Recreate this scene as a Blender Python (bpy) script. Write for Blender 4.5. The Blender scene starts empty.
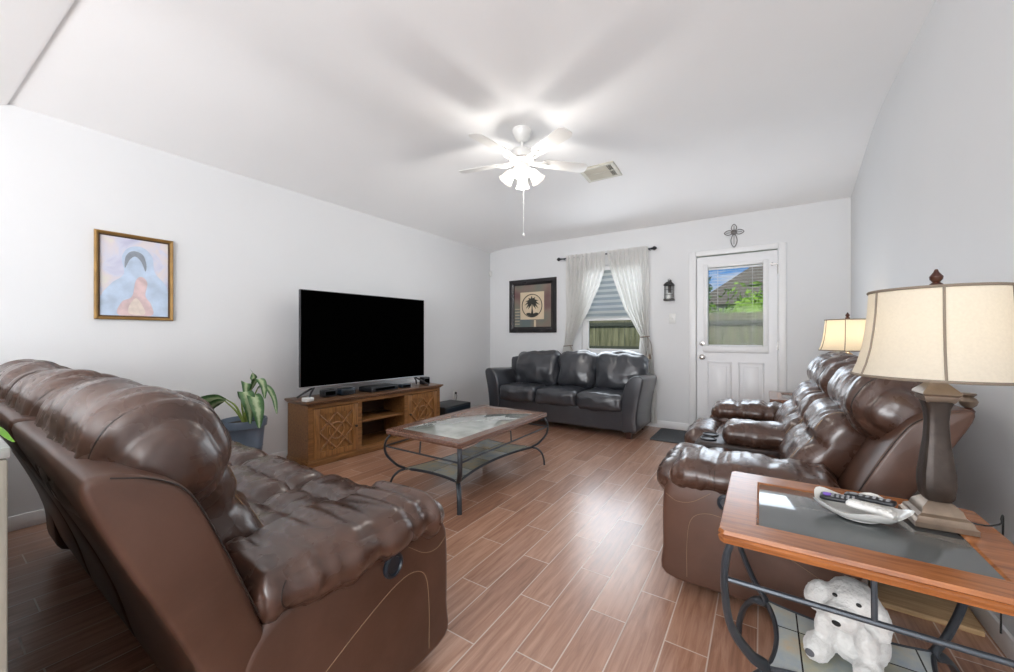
import bpy, bmesh, math, random
from mathutils import Vector, Matrix, Euler, noise

C = bpy.context.scene.collection
R = math.radians
PI = math.pi
random.seed(7)

# ------------------------------------------------------------------ camera, world, lights, exposure
cam_d = bpy.data.cameras.new('camera')
cam = bpy.data.objects.new('camera', cam_d)
C.objects.link(cam)
cam.location = (0, 0, 1.12)
cam.rotation_euler = (R(90), 0, R(33.2))
cam_d.sensor_width = 36
cam_d.lens = 390 / 1014 * 36
cam_d.clip_start = 0.02
bpy.context.scene.camera = cam
sc = bpy.context.scene
sc.view_settings.view_transform = 'Standard'
sc.view_settings.look = 'None'
sc.view_settings.gamma = 1
sc.view_settings.use_curve_mapping = False
sc.view_settings.exposure = 0.04

world = bpy.data.worlds.new('sky')
sc.world = world
world.use_nodes = True
wt = world.node_tree
wt.nodes.clear()
w_out = wt.nodes.new('ShaderNodeOutputWorld')
w_bg = wt.nodes.new('ShaderNodeBackground')
w_tc = wt.nodes.new('ShaderNodeTexCoord')
w_n = wt.nodes.new('ShaderNodeTexNoise')
w_n.inputs['Scale'].default_value = 7.0
w_n.inputs['Detail'].default_value = 5
w_map = wt.nodes.new('ShaderNodeMapping')
w_map.inputs['Scale'].default_value = (1, 1, 3)
w_r = wt.nodes.new('ShaderNodeValToRGB')
w_r.color_ramp.elements[0].position = 0.46
w_r.color_ramp.elements[0].color = (0.16, 0.40, 0.85, 1)
w_r.color_ramp.elements[1].position = 0.60
w_r.color_ramp.elements[1].color = (0.92, 0.95, 1.0, 1)
wt.links.new(w_tc.outputs['Generated'], w_map.inputs['Vector'])
wt.links.new(w_map.outputs['Vector'], w_n.inputs['Vector'])
wt.links.new(w_n.outputs['Fac'], w_r.inputs['Fac'])
wt.links.new(w_r.outputs['Color'], w_bg.inputs['Color'])
w_bg.inputs['Strength'].default_value = 0.8
wt.links.new(w_bg.outputs['Background'], w_out.inputs['Surface'])


def lamp(name, kind, loc, energy, color=(1, 1, 1), rot=(0, 0, 0), size=None, size_y=None, radius=None):
    d = bpy.data.lights.new(name, kind)
    d.energy = energy
    d.color = color
    if size is not None:
        d.shape = 'RECTANGLE'
        d.size = size
        d.size_y = size_y or size
    if radius is not None:
        d.shadow_soft_size = radius
    o = bpy.data.objects.new(name, d)
    C.objects.link(o)
    o.location = loc
    o.rotation_euler = rot
    return o


sun = lamp('sun', 'SUN', (0, 0, 12), 4.0, (1, 0.95, 0.86), rot=(R(42), 0, R(12)))
sun.data.angle = R(1)
# daylight that comes in through the glass of the back door and the back window
lamp('door_daylight', 'AREA', (-0.26, 4.97, 1.46), 7, (0.80, 0.90, 1.0), rot=(R(-90), 0, 0), size=0.54, size_y=0.9)
lamp('curtain_daylight', 'AREA', (-1.63, 4.84, 1.55), 10, (0.86, 0.93, 1.0), rot=(R(-90), 0, 0), size=0.9, size_y=1.2)
lamp('window_daylight', 'AREA', (-1.63, 4.985, 1.45), 4, (0.86, 0.93, 1.0), rot=(R(-90), 0, 0), size=0.75, size_y=1.05)
# added fill lamp behind the camera, tilted up to brighten the ceiling
lamp('added_rear_fill', 'AREA', (-0.7, -3.3, 1.35), 262, (0.97, 0.985, 1.0), rot=(R(138), 0, 0), size=2.8, size_y=2.0)

# ------------------------------------------------------------------ materials
def new_mat(name):
    m = bpy.data.materials.new(name)
    m.use_nodes = True
    nt = m.node_tree
    b = nt.nodes['Principled BSDF']
    return m, nt, b


def setp(b, **k):
    names = dict(color='Base Color', rough='Roughness', metal='Metallic', spec='Specular IOR Level',
                 emit='Emission Color', estr='Emission Strength', trans='Transmission Weight', ior='IOR',
                 coat='Coat Weight', coatr='Coat Roughness', sheen='Sheen Weight', alpha='Alpha')
    for a, v in k.items():
        i = b.inputs[names[a]]
        if a in ('color', 'emit'):
            v = (*v, 1)
        i.default_value = v


def noise_node(nt, scale, detail=3, vec_scale=None, coord='Object', rough=0.5, dist=0.0):
    tc = nt.nodes.new('ShaderNodeTexCoord')
    n = nt.nodes.new('ShaderNodeTexNoise')
    n.inputs['Scale'].default_value = scale
    n.inputs['Detail'].default_value = detail
    n.inputs['Roughness'].default_value = rough
    n.inputs['Distortion'].default_value = dist
    if vec_scale:
        mp = nt.nodes.new('ShaderNodeMapping')
        mp.inputs['Scale'].default_value = vec_scale
        nt.links.new(tc.outputs[coord], mp.inputs['Vector'])
        nt.links.new(mp.outputs['Vector'], n.inputs['Vector'])
    else:
        nt.links.new(tc.outputs[coord], n.inputs['Vector'])
    return n


def ramp(nt, src, stops):
    r = nt.nodes.new('ShaderNodeValToRGB')
    e = r.color_ramp.elements
    while len(e) < len(stops):
        e.new(0.5)
    for i, (p, c) in enumerate(stops):
        e[i].position = p
        e[i].color = (*c, 1)
    nt.links.new(src, r.inputs['Fac'])
    return r.outputs['Color']


def bump(nt, b, src, strength=0.2, dist=0.01):
    bp = nt.nodes.new('ShaderNodeBump')
    bp.inputs['Strength'].default_value = strength
    bp.inputs['Distance'].default_value = dist
    nt.links.new(src, bp.inputs['Height'])
    nt.links.new(bp.outputs['Normal'], b.inputs['Normal'])
    return bp


def mat_simple(name, color, rough=0.5, metal=0.0, var=0.12, scale=6, bump_s=0.0, bump_scale=60, **k):
    """a single-colour surface with a slight procedural mottling"""
    m, nt, b = new_mat(name)
    setp(b, rough=rough, metal=metal, **k)
    n = noise_node(nt, scale, 4)
    lo = tuple(c * (1 - var) for c in color)
    hi = tuple(min(1, c * (1 + var)) for c in color)
    nt.links.new(ramp(nt, n.outputs['Fac'], [(0.3, lo), (0.7, hi)]), b.inputs['Base Color'])
    if bump_s:
        n2 = noise_node(nt, bump_scale, 3)
        bump(nt, b, n2.outputs['Fac'], bump_s, 0.004)
    return m


def mat_leather(name, dark, light, rough=0.36, wear=None, crinkle=0.3, coat=0.0):
    m, nt, b = new_mat(name)
    n = noise_node(nt, 5.0, 5, rough=0.6, dist=0.4)
    stops = [(0.30, dark), (0.70, light)]
    if wear:
        stops.append((0.80, wear))
    nt.links.new(ramp(nt, n.outputs['Fac'], stops), b.inputs['Base Color'])
    setp(b, rough=rough, spec=0.6, coat=coat, coatr=0.30)
    v = nt.nodes.new('ShaderNodeTexVoronoi')
    v.inputs['Scale'].default_value = 160
    tc = nt.nodes.new('ShaderNodeTexCoord')
    nt.links.new(tc.outputs['Object'], v.inputs['Vector'])
    n2 = noise_node(nt, 16, 2.5, rough=0.5, dist=0.5)
    mx = nt.nodes.new('ShaderNodeMath')
    mx.operation = 'MULTIPLY_ADD'
    mx.inputs[1].default_value = 0.10
    nt.links.new(v.outputs['Distance'], mx.inputs[0])
    nt.links.new(n2.outputs['Fac'], mx.inputs[2])
    bump(nt, b, mx.outputs[0], crinkle, 0.008)
    rr = nt.nodes.new('ShaderNodeMapRange')
    rr.inputs['To Min'].default_value = rough - 0.02 * min(1.0, crinkle * 10)
    rr.inputs['To Max'].default_value = rough + 0.03 * min(1.0, crinkle * 10)
    nt.links.new(n2.outputs['Fac'], rr.inputs['Value'])
    nt.links.new(rr.outputs['Result'], b.inputs['Roughness'])
    return m


def mat_wood(name, dark, light, axis=1, rough=0.35, scale=9, coat=0.0):
    m, nt, b = new_mat(name)
    vs = [7, 7, 7]
    vs[axis] = 0.6
    n = noise_node(nt, scale, 5, tuple(vs), rough=0.6, dist=0.5)
    nt.links.new(ramp(nt, n.outputs['Fac'], [(0.3, dark), (0.7, light)]), b.inputs['Base Color'])
    setp(b, rough=rough, coat=coat, coatr=0.15)
    bump(nt, b, n.outputs['Fac'], 0.08, 0.003)
    return m


def mat_floor():
    """wood-look plank tiles 0.144 wide, 0.595 long, running towards the back wall, pale grout"""
    m, nt, b = new_mat('wood_plank_tile')
    L = nt.links.new

    def mth(op, a, bb=None, c=None):
        x = nt.nodes.new('ShaderNodeMath')
        x.operation = op
        for i, v in enumerate((a, bb, c)):
            if v is None:
                continue
            if isinstance(v, (int, float)):
                x.inputs[i].default_value = v
            else:
                L(v, x.inputs[i])
        return x.outputs[0]
    tc = nt.nodes.new('ShaderNodeTexCoord')
    sp = nt.nodes.new('ShaderNodeSeparateXYZ')
    L(tc.outputs['Object'], sp.inputs[0])
    xs = mth('DIVIDE', mth('ADD', sp.outputs['X'], 0.128 + 14.4), 0.1437)
    row = mth('FLOOR', xs)
    fx = mth('FRACT', xs)
    wn = nt.nodes.new('ShaderNodeTexWhiteNoise')
    wn.noise_dimensions = '1D'
    L(row, wn.inputs['W'])
    # half lap alternating, with a random slide per row
    off = mth('ADD', mth('MULTIPLY', mth('FRACT', mth('MULTIPLY', row, 0.5)), 1.0), mth('MULTIPLY', wn.outputs['Value'], 0.28))
    ys = mth('ADD', mth('DIVIDE', mth('ADD', sp.outputs['Y'], 0.0 + 11.9), 0.597), off)
    col = mth('FLOOR', ys)
    fy = mth('FRACT', ys)
    # grout
    ex = mth('MULTIPLY', mth('MINIMUM', fx, mth('SUBTRACT', 1.0, fx)), 0.1437)
    ey = mth('MULTIPLY', mth('MINIMUM', fy, mth('SUBTRACT', 1.0, fy)), 0.597)
    e = mth('MINIMUM', ex, ey)
    g = nt.nodes.new('ShaderNodeMapRange')
    g.interpolation_type = 'SMOOTHSTEP'
    g.inputs['From Min'].default_value = 0.0016
    g.inputs['From Max'].default_value = 0.0032
    L(e, g.inputs['Value'])
    # tile id colour
    cb = nt.nodes.new('ShaderNodeCombineXYZ')
    L(row, cb.inputs[0])
    L(col, cb.inputs[1])
    wi = nt.nodes.new('ShaderNodeTexWhiteNoise')
    wi.noise_dimensions = '2D'
    L(cb.outputs[0], wi.inputs['Vector'])
    # grain: stretched along Y, shifted per tile
    gv = nt.nodes.new('ShaderNodeCombineXYZ')
    L(mth('ADD', mth('MULTIPLY', sp.outputs['X'], 30), mth('MULTIPLY', wi.outputs['Value'], 40)), gv.inputs[0])
    L(mth('MULTIPLY', sp.outputs['Y'], 2.2), gv.inputs[1])
    gn = nt.nodes.new('ShaderNodeTexNoise')
    gn.inputs['Scale'].default_value = 1.6
    gn.inputs['Detail'].default_value = 6
    gn.inputs['Roughness'].default_value = 0.62
    gn.inputs['Distortion'].default_value = 0.6
    L(gv.outputs[0], gn.inputs['Vector'])
    tone = mth('ADD', mth('MULTIPLY', gn.outputs['Fac'], 0.85), mth('MULTIPLY', wi.outputs['Value'], 0.19))
    wood = ramp(nt, tone, [(0.22, (0.18, 0.076, 0.040)), (0.48, (0.37, 0.185, 0.115)), (0.72, (0.54, 0.32, 0.22))])
    mix = nt.nodes.new('ShaderNodeMix')
    mix.data_type = 'RGBA'
    L(g.outputs['Result'], mix.inputs['Factor'])
    mix.inputs['A'].default_value = (0.62, 0.50, 0.42, 1)
    L(wood, mix.inputs['B'])
    L(mix.outputs['Result'], b.inputs['Base Color'])
    rr = nt.nodes.new('ShaderNodeMapRange')
    rr.inputs['To Min'].default_value = 0.24
    rr.inputs['To Max'].default_value = 0.42
    L(gn.outputs['Fac'], rr.inputs['Value'])
    L(rr.outputs['Result'], b.inputs['Roughness'])
    h = mth('ADD', g.outputs['Result'], mth('MULTIPLY', gn.outputs['Fac'], 0.25))
    setp(b, coat=1.0, coatr=0.22)
    bump(nt, b, h, 0.35, 0.003)
    return m


def mat_glass(name, tint=(0.6, 0.65, 0.65), refl=1.0):
    """thin sheet of glass: see-through with a mirror sheen that grows at grazing angles"""
    m = bpy.data.materials.new(name)
    m.use_nodes = True
    nt = m.node_tree
    nt.nodes.clear()
    o = nt.nodes.new('ShaderNodeOutputMaterial')
    t = nt.nodes.new('ShaderNodeBsdfTransparent')
    t.inputs['Color'].default_value = (*tint, 1)
    g = nt.nodes.new('ShaderNodeBsdfGlossy')
    g.inputs['Roughness'].default_value = 0.03
    f = nt.nodes.new('ShaderNodeFresnel')
    f.inputs['IOR'].default_value = 1.5
    mu = nt.nodes.new('ShaderNodeMath')
    mu.operation = 'MULTIPLY'
    mu.use_clamp = True
    mu.inputs[1].default_value = refl
    mx = nt.nodes.new('ShaderNodeMixShader')
    nt.links.new(f.outputs[0], mu.inputs[0])
    nt.links.new(mu.outputs[0], mx.inputs[0])
    nt.links.new(t.outputs[0], mx.inputs[1])
    nt.links.new(g.outputs[0], mx.inputs[2])
    nt.links.new(mx.outputs[0], o.inputs[0])
    return m


def mat_cloth(name, color, translucent=0.5, transparent=0.0, vec=(1, 1, 1), scale=120, warm=None):
    m = bpy.data.materials.new(name)
    m.use_nodes = True
    nt = m.node_tree
    nt.nodes.clear()
    o = nt.nodes.new('ShaderNodeOutputMaterial')
    d = nt.nodes.new('ShaderNodeBsdfDiffuse')
    t = nt.nodes.new('ShaderNodeBsdfTranslucent')
    n = noise_node(nt, scale, 2, vec)
    c = ramp(nt, n.outputs['Fac'], [(0.3, tuple(x * 0.9 for x in color)), (0.7, color)])
    nt.links.new(c, d.inputs['Color'])
    if warm:
        t.inputs['Color'].default_value = (*warm, 1)
    else:
        nt.links.new(c, t.inputs['Color'])
    mx = nt.nodes.new('ShaderNodeMixShader')
    mx.inputs[0].default_value = translucent
    nt.links.new(d.outputs[0], mx.inputs[1])
    nt.links.new(t.outputs[0], mx.inputs[2])
    last = mx
    if transparent:
        tr = nt.nodes.new('ShaderNodeBsdfTransparent')
        m2 = nt.nodes.new('ShaderNodeMixShader')
        m2.inputs[0].default_value = transparent
        nt.links.new(mx.outputs[0], m2.inputs[1])
        nt.links.new(tr.outputs[0], m2.inputs[2])
        last = m2
    nt.links.new(last.outputs[0], o.inputs[0])
    return m


def mat_emit(name, color, strength):
    m, nt, b = new_mat(name)
    setp(b, color=color, rough=0.4, emit=color, estr=strength)
    return m


def mat_slate(name, cell=0.2, ox=0.0, oy=0.0):
    """slate tiles in a grid with dark joints; each tile its own greenish, rusty or bluish grey"""
    m, nt, b = new_mat(name)
    L = nt.links.new
    tc = nt.nodes.new('ShaderNodeTexCoord')
    mp = nt.nodes.new('ShaderNodeMapping')
    mp.inputs['Location'].default_value = (ox + 20, oy + 20, 0)
    L(tc.outputs['Object'], mp.inputs['Vector'])
    br = nt.nodes.new('ShaderNodeTexBrick')
    br.offset = 0.0
    br.inputs['Scale'].default_value = 1.0
    br.inputs['Brick Width'].default_value = cell
    br.inputs['Row Height'].default_value = cell
    br.inputs['Mortar Size'].default_value = 0.0022
    br.inputs['Color1'].default_value = (0.38, 0.36, 0.27, 1)
    br.inputs['Color2'].default_value = (0.52, 0.55, 0.57, 1)
    br.inputs['Mortar'].default_value = (0.03, 0.03, 0.03, 1)
    L(mp.outputs['Vector'], br.inputs['Vector'])
    n = noise_node(nt, 7, 5, rough=0.65)
    rust = ramp(nt, n.outputs['Fac'], [(0.35, (0.75, 0.85, 0.95)), (0.52, (1, 1, 0.9)), (0.68, (1.25, 0.95, 0.6))])
    mx = nt.nodes.new('ShaderNodeMix')
    mx.data_type = 'RGBA'
    mx.blend_type = 'MULTIPLY'
    mx.inputs['Factor'].default_value = 1
    L(br.outputs['Color'], mx.inputs['A'])
    L(rust, mx.inputs['B'])
    L(mx.outputs['Result'], b.inputs['Base Color'])
    setp(b, rough=0.27, spec=0.6)
    n2 = noise_node(nt, 30, 4)
    bump(nt, b, n2.outputs['Fac'], 0.12, 0.003)
    return m


M = {}
M['wall'] = mat_simple('wall_paint', (0.73, 0.735, 0.74), 0.6, var=0.012, scale=1.5, bump_s=0.08, bump_scale=140)
M['ceiling'] = mat_simple('ceiling_paint', (0.91, 0.91, 0.91), 0.8, var=0.012, scale=1.5, bump_s=0.12, bump_scale=110)
M['trim'] = mat_simple('trim_paint', (0.82, 0.82, 0.82), 0.35, var=0.01)
M['door'] = mat_simple('door_paint', (0.80, 0.80, 0.81), 0.35, var=0.01)
M['floor'] = mat_floor()
M['brown'] = mat_leather('brown_leather', (0.066, 0.029, 0.017), (0.108, 0.052, 0.034), 0.38, (0.12, 0.062, 0.042), 0.06)
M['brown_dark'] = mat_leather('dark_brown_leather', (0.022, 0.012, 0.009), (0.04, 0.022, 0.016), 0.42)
M['brown_soft'] = mat_leather('brown_leather_cushion', (0.046, 0.021, 0.014), (0.088, 0.042, 0.027), 0.27, (0.105, 0.054, 0.037), 0.13, 0.4)
M['grey_leather'] = mat_leather('charcoal_leather', (0.030, 0.033, 0.040), (0.036, 0.039, 0.047), 0.27, (0.038, 0.041, 0.049), 0.0, 0.5)
M['thread'] = mat_simple('tan_thread', (0.30, 0.20, 0.12), 0.6)
M['thread_dark'] = mat_simple('dark_piping', (0.015, 0.009, 0.007), 0.45)
M['plastic_black'] = mat_simple('black_plastic', (0.012, 0.013, 0.016), 0.35, bump_s=0.05)
M['plastic_blue'] = mat_simple('dark_blue_plastic', (0.012, 0.020, 0.030), 0.3)
M['screen'] = mat_simple('tv_screen', (0.0006, 0.0006, 0.0006), 0.6, var=0.0, spec=0.0)
M['bezel'] = mat_simple('tv_bezel', (0.03, 0.03, 0.033), 0.3)
M['silver'] = mat_simple('brushed_metal', (0.45, 0.46, 0.48), 0.3, 0.9)
M['nickel'] = mat_simple('satin_nickel', (0.42, 0.40, 0.38), 0.25, 1.0)
M['oak'] = mat_wood('honey_oak', (0.125, 0.050, 0.014), (0.29, 0.135, 0.043), 1, 0.40)
M['oak_v'] = mat_wood('honey_oak_upright', (0.15, 0.060, 0.016), (0.36, 0.17, 0.052), 2, 0.40)
M['oak_top'] = mat_wood('oak_top', (0.09, 0.042, 0.02), (0.19, 0.095, 0.045), 1, 0.3)
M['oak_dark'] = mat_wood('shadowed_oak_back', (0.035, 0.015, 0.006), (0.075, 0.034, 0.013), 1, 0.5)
M['cherry'] = mat_wood('cherry_table_wood', (0.20, 0.060, 0.016), (0.42, 0.15, 0.042), 0, 0.27, coat=0.2)
M['walnut'] = mat_wood('walnut_table_wood', (0.12, 0.055, 0.034), (0.26, 0.13, 0.085), 1, 0.25, coat=0.3)
M['iron'] = mat_simple('blackened_iron', (0.065, 0.075, 0.088), 0.38, 0.5, bump_s=0.05)
M['slate'] = mat_slate('slate_tiles', 0.235, 0.0, 0.0)
M['slate_small'] = mat_slate('slate_shelf_tiles', 0.28, 0.0, 0.12)
M['glass_top'] = mat_simple('smoked_table_glass', (0.105, 0.112, 0.112), 0.085, var=0.06, scale=3, spec=0.6, coat=0.2)
M['glass_coffee'] = mat_simple('pale_backed_table_glass', (0.40, 0.43, 0.40), 0.06, var=0.22, scale=9, spec=0.9, coat=1.0)
M['glass'] = mat_glass('window_glass', (0.95, 0.97, 0.97), 0.12)
M['ceramic'] = mat_simple('white_ceramic', (0.75, 0.75, 0.72), 0.15, var=0.02)
M['white_plastic'] = mat_simple('white_plastic', (0.72, 0.72, 0.70), 0.35, var=0.02)
M['bronze'] = mat_simple('bronzed_resin', (0.042, 0.031, 0.025), 0.42, 0.35, var=0.3, scale=30, bump_s=0.15, bump_scale=120)
M['gold_resin'] = mat_simple('pale_gold_resin', (0.24, 0.185, 0.14), 0.30, 0.75, var=0.2, scale=20)
M['mahogany'] = mat_simple('dark_turned_wood', (0.05, 0.014, 0.008), 0.3, var=0.3)
M['shade'] = mat_cloth('cream_lampshade_cloth', (0.82, 0.77, 0.66), 0.45, 0, (1, 1, 1), 160, warm=(0.90, 0.80, 0.62))
M['shade_trim'] = mat_simple('lampshade_piping', (0.20, 0.16, 0.12), 0.7)
M['curtain'] = mat_cloth('sheer_white_curtain', (0.88, 0.87, 0.84), 0.42, 0.14, (1, 1, 0.05), 140)
M['blind_white'] = mat_cloth('white_shade_band', (0.85, 0.87, 0.86), 0.6, 0.0)
M['blind_sheer'] = mat_cloth('sheer_shade_band', (0.60, 0.66, 0.68), 0.55, 0.22)
M['slat'] = mat_simple('white_blind_slat', (0.80, 0.82, 0.84), 0.4, var=0.01)
M['black_frame'] = mat_simple('black_picture_frame', (0.014, 0.011, 0.012), 0.25, var=0.3)
M['gold_frame'] = mat_simple('gold_picture_frame', (0.30, 0.17, 0.05), 0.35, 0.45, var=0.2, scale=14)
M['gold_dark'] = mat_simple('dark_frame_lip', (0.07, 0.035, 0.012), 0.4)
M['cream_paper'] = mat_simple('cream_paper', (0.66, 0.54, 0.38), 0.7, var=0.05)
M['emblem'] = mat_simple('dark_olive_ink', (0.035, 0.035, 0.028), 0.7, var=0.25, scale=40)
M['fan_white'] = mat_simple('white_fan_enamel', (0.82, 0.81, 0.78), 0.3, var=0.01)
M['fan_glass'], nt, b_ = new_mat('frosted_lit_glass')
setp(b_, color=(0.9, 0.88, 0.82), rough=0.5, emit=(1.0, 0.95, 0.86), estr=0.15)
t_ = nt.nodes.new('ShaderNodeBsdfTransparent')
m_ = nt.nodes.new('ShaderNodeMixShader')
m_.inputs[0].default_value = 0.55
nt.links.new(b_.outputs[0], m_.inputs[1])
nt.links.new(t_.outputs[0], m_.inputs[2])
nt.links.new(m_.outputs[0], nt.nodes['Material Output'].inputs[0])
M['vent'] = mat_simple('vent_enamel', (0.60, 0.58, 0.50), 0.4, var=0.03)
M['vent_dark'] = mat_simple('duct_inside', (0.05, 0.045, 0.04), 0.8)
M['pot'] = mat_simple('blue_grey_plastic_pot', (0.115, 0.15, 0.20), 0.35, var=0.1)
M['soil'] = mat_simple('potting_soil', (0.03, 0.02, 0.014), 0.95, var=0.5, scale=60, bump_s=0.8, bump_scale=90)
M['stem'] = mat_simple('yellow_green_stem', (0.20, 0.27, 0.05), 0.5)
M['mat'] = mat_simple('grey_doormat_fibre', (0.075, 0.08, 0.085), 0.95, var=0.35, scale=90, bump_s=0.8, bump_scale=200)
M['cross'] = mat_simple('pewter', (0.17, 0.16, 0.155), 0.4, 0.6, var=0.3, scale=30)
M['lantern'] = mat_simple('aged_dark_tin', (0.05, 0.048, 0.045), 0.5, 0.5, var=0.4, scale=40)
M['plush'] = mat_simple('white_plush', (0.62, 0.62, 0.60), 0.95, var=0.12, scale=30, bump_s=0.9, bump_scale=150, sheen=0.5)
M['plush_spot'] = mat_simple('grey_plush_spot', (0.10, 0.10, 0.11), 0.9)
M['pine'] = mat_wood('raw_pine', (0.36, 0.22, 0.10), (0.58, 0.40, 0.22), 0, 0.55)
M['grey_post'] = mat_wood('grey_washed_wood', (0.34, 0.32, 0.27), (0.46, 0.435, 0.37), 2, 0.5)
M['worktop'] = mat_simple('pale_worktop', (0.42, 0.44, 0.43), 0.25, var=0.15, scale=30)
M['fence'] = mat_wood('weathered_fence_board', (0.06, 0.065, 0.03), (0.25, 0.24, 0.14), 2, 0.9, scale=2.2)
M['fence_dark'] = mat_wood('weathered_fence_rail', (0.035, 0.04, 0.03), (0.075, 0.08, 0.055), 0, 0.9)
M['roof'] = mat_simple('grey_brown_shingles', (0.19, 0.165, 0.145), 0.9, var=0.2, scale=12)
M['siding'] = mat_simple('beige_siding', (0.45, 0.42, 0.36), 0.8)
M['grass'] = mat_simple('lawn', (0.09, 0.14, 0.03), 0.95, var=0.4, scale=8)
M['purple'] = mat_simple('purple_button', (0.20, 0.09, 0.55), 0.4)
M['grey_btn'] = mat_simple('grey_rubber_buttons', (0.30, 0.31, 0.33), 0.6)
M['rubber'] = mat_simple('black_rubber', (0.01, 0.01, 0.01), 0.7)


def mat_leaf(name, a, bcol, pale):
    m, nt, b = new_mat(name)
    L = nt.links.new
    uv = nt.nodes.new('ShaderNodeUVMap')
    sp = nt.nodes.new('ShaderNodeSeparateXYZ')
    L(uv.outputs[0], sp.inputs[0])
    ab = nt.nodes.new('ShaderNodeMath')
    ab.operation = 'PINGPONG'
    ab.inputs[1].default_value = 0.5
    L(sp.outputs['X'], ab.inputs[0])
    n = noise_node(nt, 35, 3)
    ad = nt.nodes.new('ShaderNodeMath')
    ad.operation = 'MULTIPLY_ADD'
    ad.inputs[1].default_value = 0.35
    L(n.outputs['Fac'], ad.inputs[0])
    L(ab.outputs[0], ad.inputs[2])
    L(ramp(nt, ad.outputs[0], [(0.22, a), (0.42, bcol), (0.60, pale)]), b.inputs['Base Color'])
    setp(b, rough=0.4)
    return m


M['leaf'] = mat_leaf('variegated_leaf', (0.03, 0.10, 0.025), (0.07, 0.17, 0.05), (0.42, 0.50, 0.30))
M['leaf_bright'] = mat_simple('bright_green_leaf', (0.20, 0.52, 0.03), 0.4, var=0.3, scale=30)
M['foliage'] = mat_simple('garden_foliage', (0.20, 0.34, 0.045), 0.7, var=0.5, scale=7)
M['foliage_dark'] = mat_simple('tree_foliage', (0.08, 0.16, 0.05), 0.7, var=0.5, scale=5)


# ------------------------------------------------------------------ mesh helpers
def xf(bm, verts, mat):
    bmesh.ops.transform(bm, matrix=mat, verts=verts)


def merge(bm, tmp):
    """add the geometry of tmp to bm"""
    vm = {v: bm.verts.new(v.co) for v in tmp.verts}
    for f in tmp.faces:
        bm.faces.new([vm[v] for v in f.verts])
    tmp.free()


def box(bm, c, s, bev=0.0, rot=None, seg=2):
    tmp = bmesh.new()
    bmesh.ops.create_cube(tmp, size=1.0)
    xf(tmp, tmp.verts[:], Matrix.Diagonal((*s, 1)))
    bev = min(bev, min(s) * 0.45)
    if bev > 0:
        bmesh.ops.bevel(tmp, geom=tmp.edges[:], offset=bev, segments=seg, profile=0.5, affect='EDGES')
    m = Matrix.Translation(c)
    if rot:
        m = m @ Euler(rot).to_matrix().to_4x4()
    xf(tmp, tmp.verts[:], m)
    merge(bm, tmp)


def box2(bm, lo, hi, bev=0.0):
    c = [(a + b) / 2 for a, b in zip(lo, hi)]
    s = [abs(b - a) for a, b in zip(lo, hi)]
    box(bm, c, s, bev)


def lathe(bm, prof, seg=24, c=(0, 0, 0), wobble=None, rot45=False, close=True):
    """profile (r, z) turned about z; seg=4 gives a square section"""
    rings = []
    for (r, z) in prof:
        ring = []
        for i in range(seg):
            a = 2 * PI * i / seg + (PI / 4 if rot45 else 0)
            k = wobble(a, r, z) if wobble else (1, 0)
            ring.append(bm.verts.new((c[0] + r * k[0] * math.cos(a), c[1] + r * k[0] * math.sin(a), c[2] + z + k[1])))
        rings.append(ring)
    for a, b in zip(rings, rings[1:]):
        for i in range(seg):
            j = (i + 1) % seg
            bm.faces.new((a[i], a[j], b[j], b[i]))
    if close:
        bm.faces.new(rings[0][::-1])
        bm.faces.new(rings[-1])
    return rings


def tube(bm, pts, r, seg=8, closed=False, flat=None):
    """a swept rod; r may be a list; flat=(a,b) gives an elliptical section"""
    P = [Vector(p) for p in pts]
    n = len(P)
    rs = r if isinstance(r, (list, tuple)) else [r] * n
    tang = []
    for i in range(n):
        a = P[i - 1] if (i > 0 or closed) else P[i]
        b = P[(i + 1) % n] if (i < n - 1 or closed) else P[i]
        t = (b - a)
        tang.append(t.normalized() if t.length > 1e-9 else Vector((0, 0, 1)))
    up = Vector((0, 0, 1)) if abs(tang[0].z) < 0.9 else Vector((1, 0, 0))
    u = tang[0].cross(up).normalized()
    rings = []
    for i in range(n):
        t = tang[i]
        u = (u - t * u.dot(t)).normalized()
        w = t.cross(u)
        ring = []
        for k in range(seg):
            a = 2 * PI * k / seg
            fa, fb = flat if flat else (1, 1)
            ring.append(bm.verts.new(P[i] + u * (rs[i] * fa * math.cos(a)) + w * (rs[i] * fb * math.sin(a))))
        rings.append(ring)
    m = n if closed else n - 1
    for i in range(m):
        a, b = rings[i], rings[(i + 1) % n]
        for k in range(seg):
            j = (k + 1) % seg
            bm.faces.new((a[k], a[j], b[j], b[k]))
    if not closed:
        bm.faces.new(rings[0][::-1])
        bm.faces.new(rings[-1])


def spline(pts, n=6, closed=False):
    P = [Vector(p) for p in pts]
    m = len(P)
    out = []
    rng = range(m) if closed else range(m - 1)
    for i in rng:
        p0 = P[(i - 1) % m] if (closed or i > 0) else P[i] * 2 - P[i + 1]
        p1, p2 = P[i], P[(i + 1) % m]
        p3 = P[(i + 2) % m] if (closed or i < m - 2) else P[i + 1] * 2 - P[i]
        for k in range(n):
            t = k / n
            out.append(0.5 * ((2 * p1) + (p2 - p0) * t + (2 * p0 - 5 * p1 + 4 * p2 - p3) * t * t + (3 * p1 - p0 - 3 * p2 + p3) * t ** 3))
    if not closed:
        out.append(P[-1])
    return out


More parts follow.
